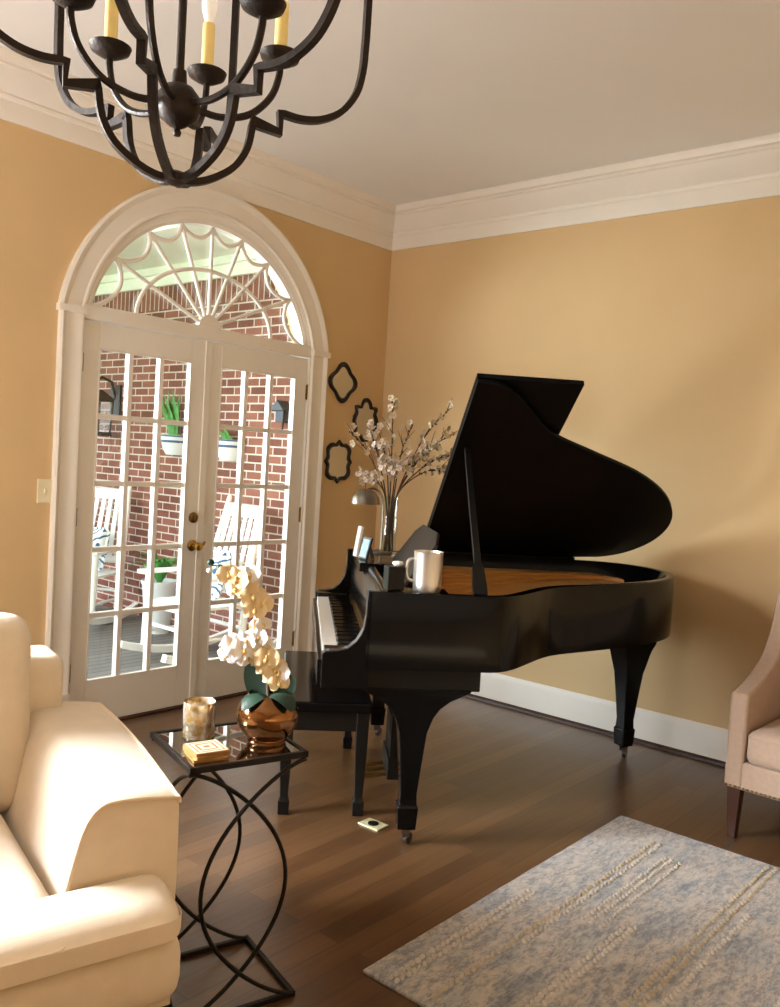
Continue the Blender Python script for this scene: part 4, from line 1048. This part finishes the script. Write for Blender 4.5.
# ------------------------------------------------------------------ chandelier
CB = Vector((-3.525, -2.561, 1.931)) + rt * .004; ph0 = math.radians(-22.94)
ch = thing('chandelier', 'dark bronze open lantern chandelier with candle lights hanging from the ceiling', 'chandelier', CB, 0)
k_ = 1.6 / 1.5 * .985
half_prof = [(.0, .0), (.032, .001), (.066, .014), (.103, .041), (.125, .078), (.133, .122)]
low = [(p.x, p.y) for p in catmull([Vector((a * k_, c * k_, 0)) for a, c in half_prof], 5)]
zig = [(.131, .128), (.185, .119), (.184, .157)]
up_ = [(p.x, p.y) for p in catmull([Vector((a * k_, c * k_, 0)) for a, c in [(.190, .154), (.225, .152), (.264, .160), (.303, .183), (.331, .222), (.342, .265), (.345, .31), (.346, .36), (.346, .42)]], 5)]
profile = low + [(a * k_, c * k_) for a, c in zig] + up_
ZM = .42 * k_
full = profile + [(r, 2 * ZM - z) for r, z in reversed(profile[:-1])]
for i in range(6):
    a = ph0 + i * PI / 3; d = Vector((math.cos(a), math.sin(a), 0)); nrm = Vector((-math.sin(a), math.cos(a), 0))
    b = MB(); path = [d * r + Vector((0, 0, z)) for r, z in full]
    N2 = []
    w1, w2 = .0062, .0074
    secs = []
    for q in range(len(path)):
        t = (path[min(q + 1, len(path) - 1)] - path[max(q - 1, 0)]).normalized(); n2 = t.cross(nrm).normalized()
        c1_ = 1.0
        if 0 < q < len(path) - 1: c1_ = 1 / max(.6, abs((path[q] - path[q - 1]).normalized().dot(t)))
        secs.append([path[q] + n2 * w1 * c1_ * sx + nrm * w2 * sy for sx, sy in ((-1, -1), (1, -1), (1, 1), (-1, 1))])
    b.loft(secs); b.build('frame_hoop', M['bronze_dark'], ch, smooth=30)
b = MB(); b.lathe([(0, -.012), (.012, -.010), (.024, -.004), (.026, .006), (.018, .012), (0, .014)], n=20)
b.build('end_collar', M['bronze_dark'], ch)
b = MB(); b.lathe([(0, 2 * ZM - .012), (.026, 2 * ZM - .006), (.026, 2 * ZM + .006), (.012, 2 * ZM + .02), (0, 2 * ZM + .03)], n=20); b.build('end_collar', M['bronze_dark'], ch)
b = MB(); b.lathe([(r_, z_ - .016) for r_, z_ in [(0, .092), (.006, .094), (.008, .10), (.005, .106), (.016, .112), (.034, .126), (.041, .145), (.038, .165), (.026, .18), (.014, .186), (.012, .21), (0, .21)]], n=28); b.build('hub', M['bronze_dark'], ch)
MB().tube([(0, 0, .19), (0, 0, 2 * ZM)], .0075, 10).build('centre_rod', M['bronze_dark'], ch)
ca0 = math.radians(39); RC, ZC = .19, .262
for i in range(6):
    a = ca0 + i * PI / 3; d = Vector((math.cos(a), math.sin(a), 0))
    path = catmull([d * .03 + Vector((0, 0, .134)), d * .08 + Vector((0, 0, .130)), d * .135 + Vector((0, 0, .148)), d * .175 + Vector((0, 0, .19)), d * RC + Vector((0, 0, .235)), d * RC + Vector((0, 0, ZC))], 6)
    ar = MB().tube(path, .0068, 8).build('candle_arm', M['bronze_dark'], ch)
    c = d * RC
    MB().lathe([(0, ZC - .012), (.010, ZC - .012), (.022, ZC - .006), (.036, ZC + .002), (.040, ZC + .012), (.037, ZC + .014), (.03, ZC + .007), (0, ZC + .006)], c, 28).build('candle_cup', M['bronze_dark'], ar)
    MB().lathe([(0, ZC + .006), (.0125, ZC + .006), (.0125, ZC + .105), (.011, ZC + .108), (0, ZC + .108)], c, 16).build('candle_sleeve', M['candle'], ar)
    MB().lathe([(0, ZC + .108), (.008, ZC + .110), (.016, ZC + .135), (.0165, ZC + .148), (.011, ZC + .175), (.004, ZC + .198), (0, ZC + .204)], c, 14).build('bulb', M['bulb'], ar)
zt = 2 * ZM + .03; n_ = 0
chain = MB()
z = zt
while z < H - CB.z - .05:
    pts = [Vector((.012 * math.cos(2 * PI * q / 14), 0, z + .017 + .02 * math.sin(2 * PI * q / 14))) for q in range(14)]
    if n_ % 2: pts = [Vector((0, p.x, p.z)) for p in pts]
    chain.tube(pts, .0025, 6, closed=True); z += .031; n_ += 1
chain.build('chain', M['bronze_dark'], ch)
MB().lathe([(0, H - CB.z), (.065, H - CB.z), (.062, H - CB.z - .012), (.03, H - CB.z - .03), (.012, H - CB.z - .05), (0, H - CB.z - .052)], n=28).build('canopy', M['bronze_dark'], ch)

# ------------------------------------------------------------------ light
def area(name, loc, target, size, power, col, shape='RECTANGLE'):
    l = bpy.data.lights.new(name, 'AREA'); l.shape = shape; l.size = size[0]; l.size_y = size[1]; l.energy = power; l.color = col
    o = bpy.data.objects.new(name, l); C.objects.link(o); o.location = loc
    d = (Vector(target) - Vector(loc)).normalized(); o.rotation_euler = d.to_track_quat('-Z', 'Y').to_euler(); return o
dl_ = area('door_daylight', (-3.7, 3.0, 1.85), (-.7, -1.4, 1.15), (2.6, 1.8), 125, (.82, .91, 1)); dl_.data.spread = math.radians(76)
wl_ = area('window_daylight', ((WX0 + WX1) / 2, .22, 1.7), ((WX0 + WX1) / 2 + 1.5, -2.2, .45), (1.7, 1.5), 330, (.95, .97, 1)); wl_.data.spread = math.radians(80)
area('ceiling_fill', (-5.2, -.9, .55), (-3.6, -2.2, 3.1), (1.0, .6), 108, (.92, .95, 1))  # added lamp behind the sofa that lifts the ceiling; no real source there
area('room_fill', (-4.6, -5.4, .8), (-4.2, -5.0, 3.1), (2.6, 2.0), 30, (1, .84, .6))
w = bpy.data.worlds.new('sky'); sc.world = w; w.use_nodes = True; nt = w.node_tree; bg = nt.nodes['Background']
sky = nt.nodes.new('ShaderNodeTexSky'); sky.sky_type = 'HOSEK_WILKIE'; sky.turbidity = 6; sky.sun_direction = (-.5, .3, .8)
mx = nt.nodes.new('ShaderNodeMix'); mx.data_type = 'RGBA'; mx.inputs[0].default_value = .85; nt.links.new(sky.outputs[0], mx.inputs[6]); mx.inputs[7].default_value = (.9, .95, 1, 1)
nt.links.new(mx.outputs[2], bg.inputs['Color']); bg.inputs['Strength'].default_value = 7.6

sc.view_settings.view_transform = 'Standard'; sc.view_settings.look = 'None'; sc.view_settings.exposure = 0
sc.cycles.use_denoising = True
sc.cycles.max_bounces = 10; sc.cycles.diffuse_bounces = 5; sc.cycles.glossy_bounces = 4; sc.cycles.transparent_max_bounces = 12
sc.cycles.sample_clamp_indirect = 6; sc.cycles.caustics_reflective = False; sc.cycles.caustics_refractive = False

# repeats of a kind share a group phrase
GROUPS = {'rocking_chair': 'rocking chairs on the porch', 'throw_pillow': 'pillows on the rocking chairs', 'wall_planter': 'wall planters on the brick wall',
          'wall_mirror': 'black framed wall mirrors', 'coaster': 'stacked coasters on the side table', 'blossom_branch': 'blossom branches in the vase', 'picture_frame': 'picture frames on the piano'}
for o_ in sc.objects:
    if o_.parent is None and o_.name.split('.')[0] in GROUPS: o_['group'] = GROUPS[o_.name.split('.')[0]]
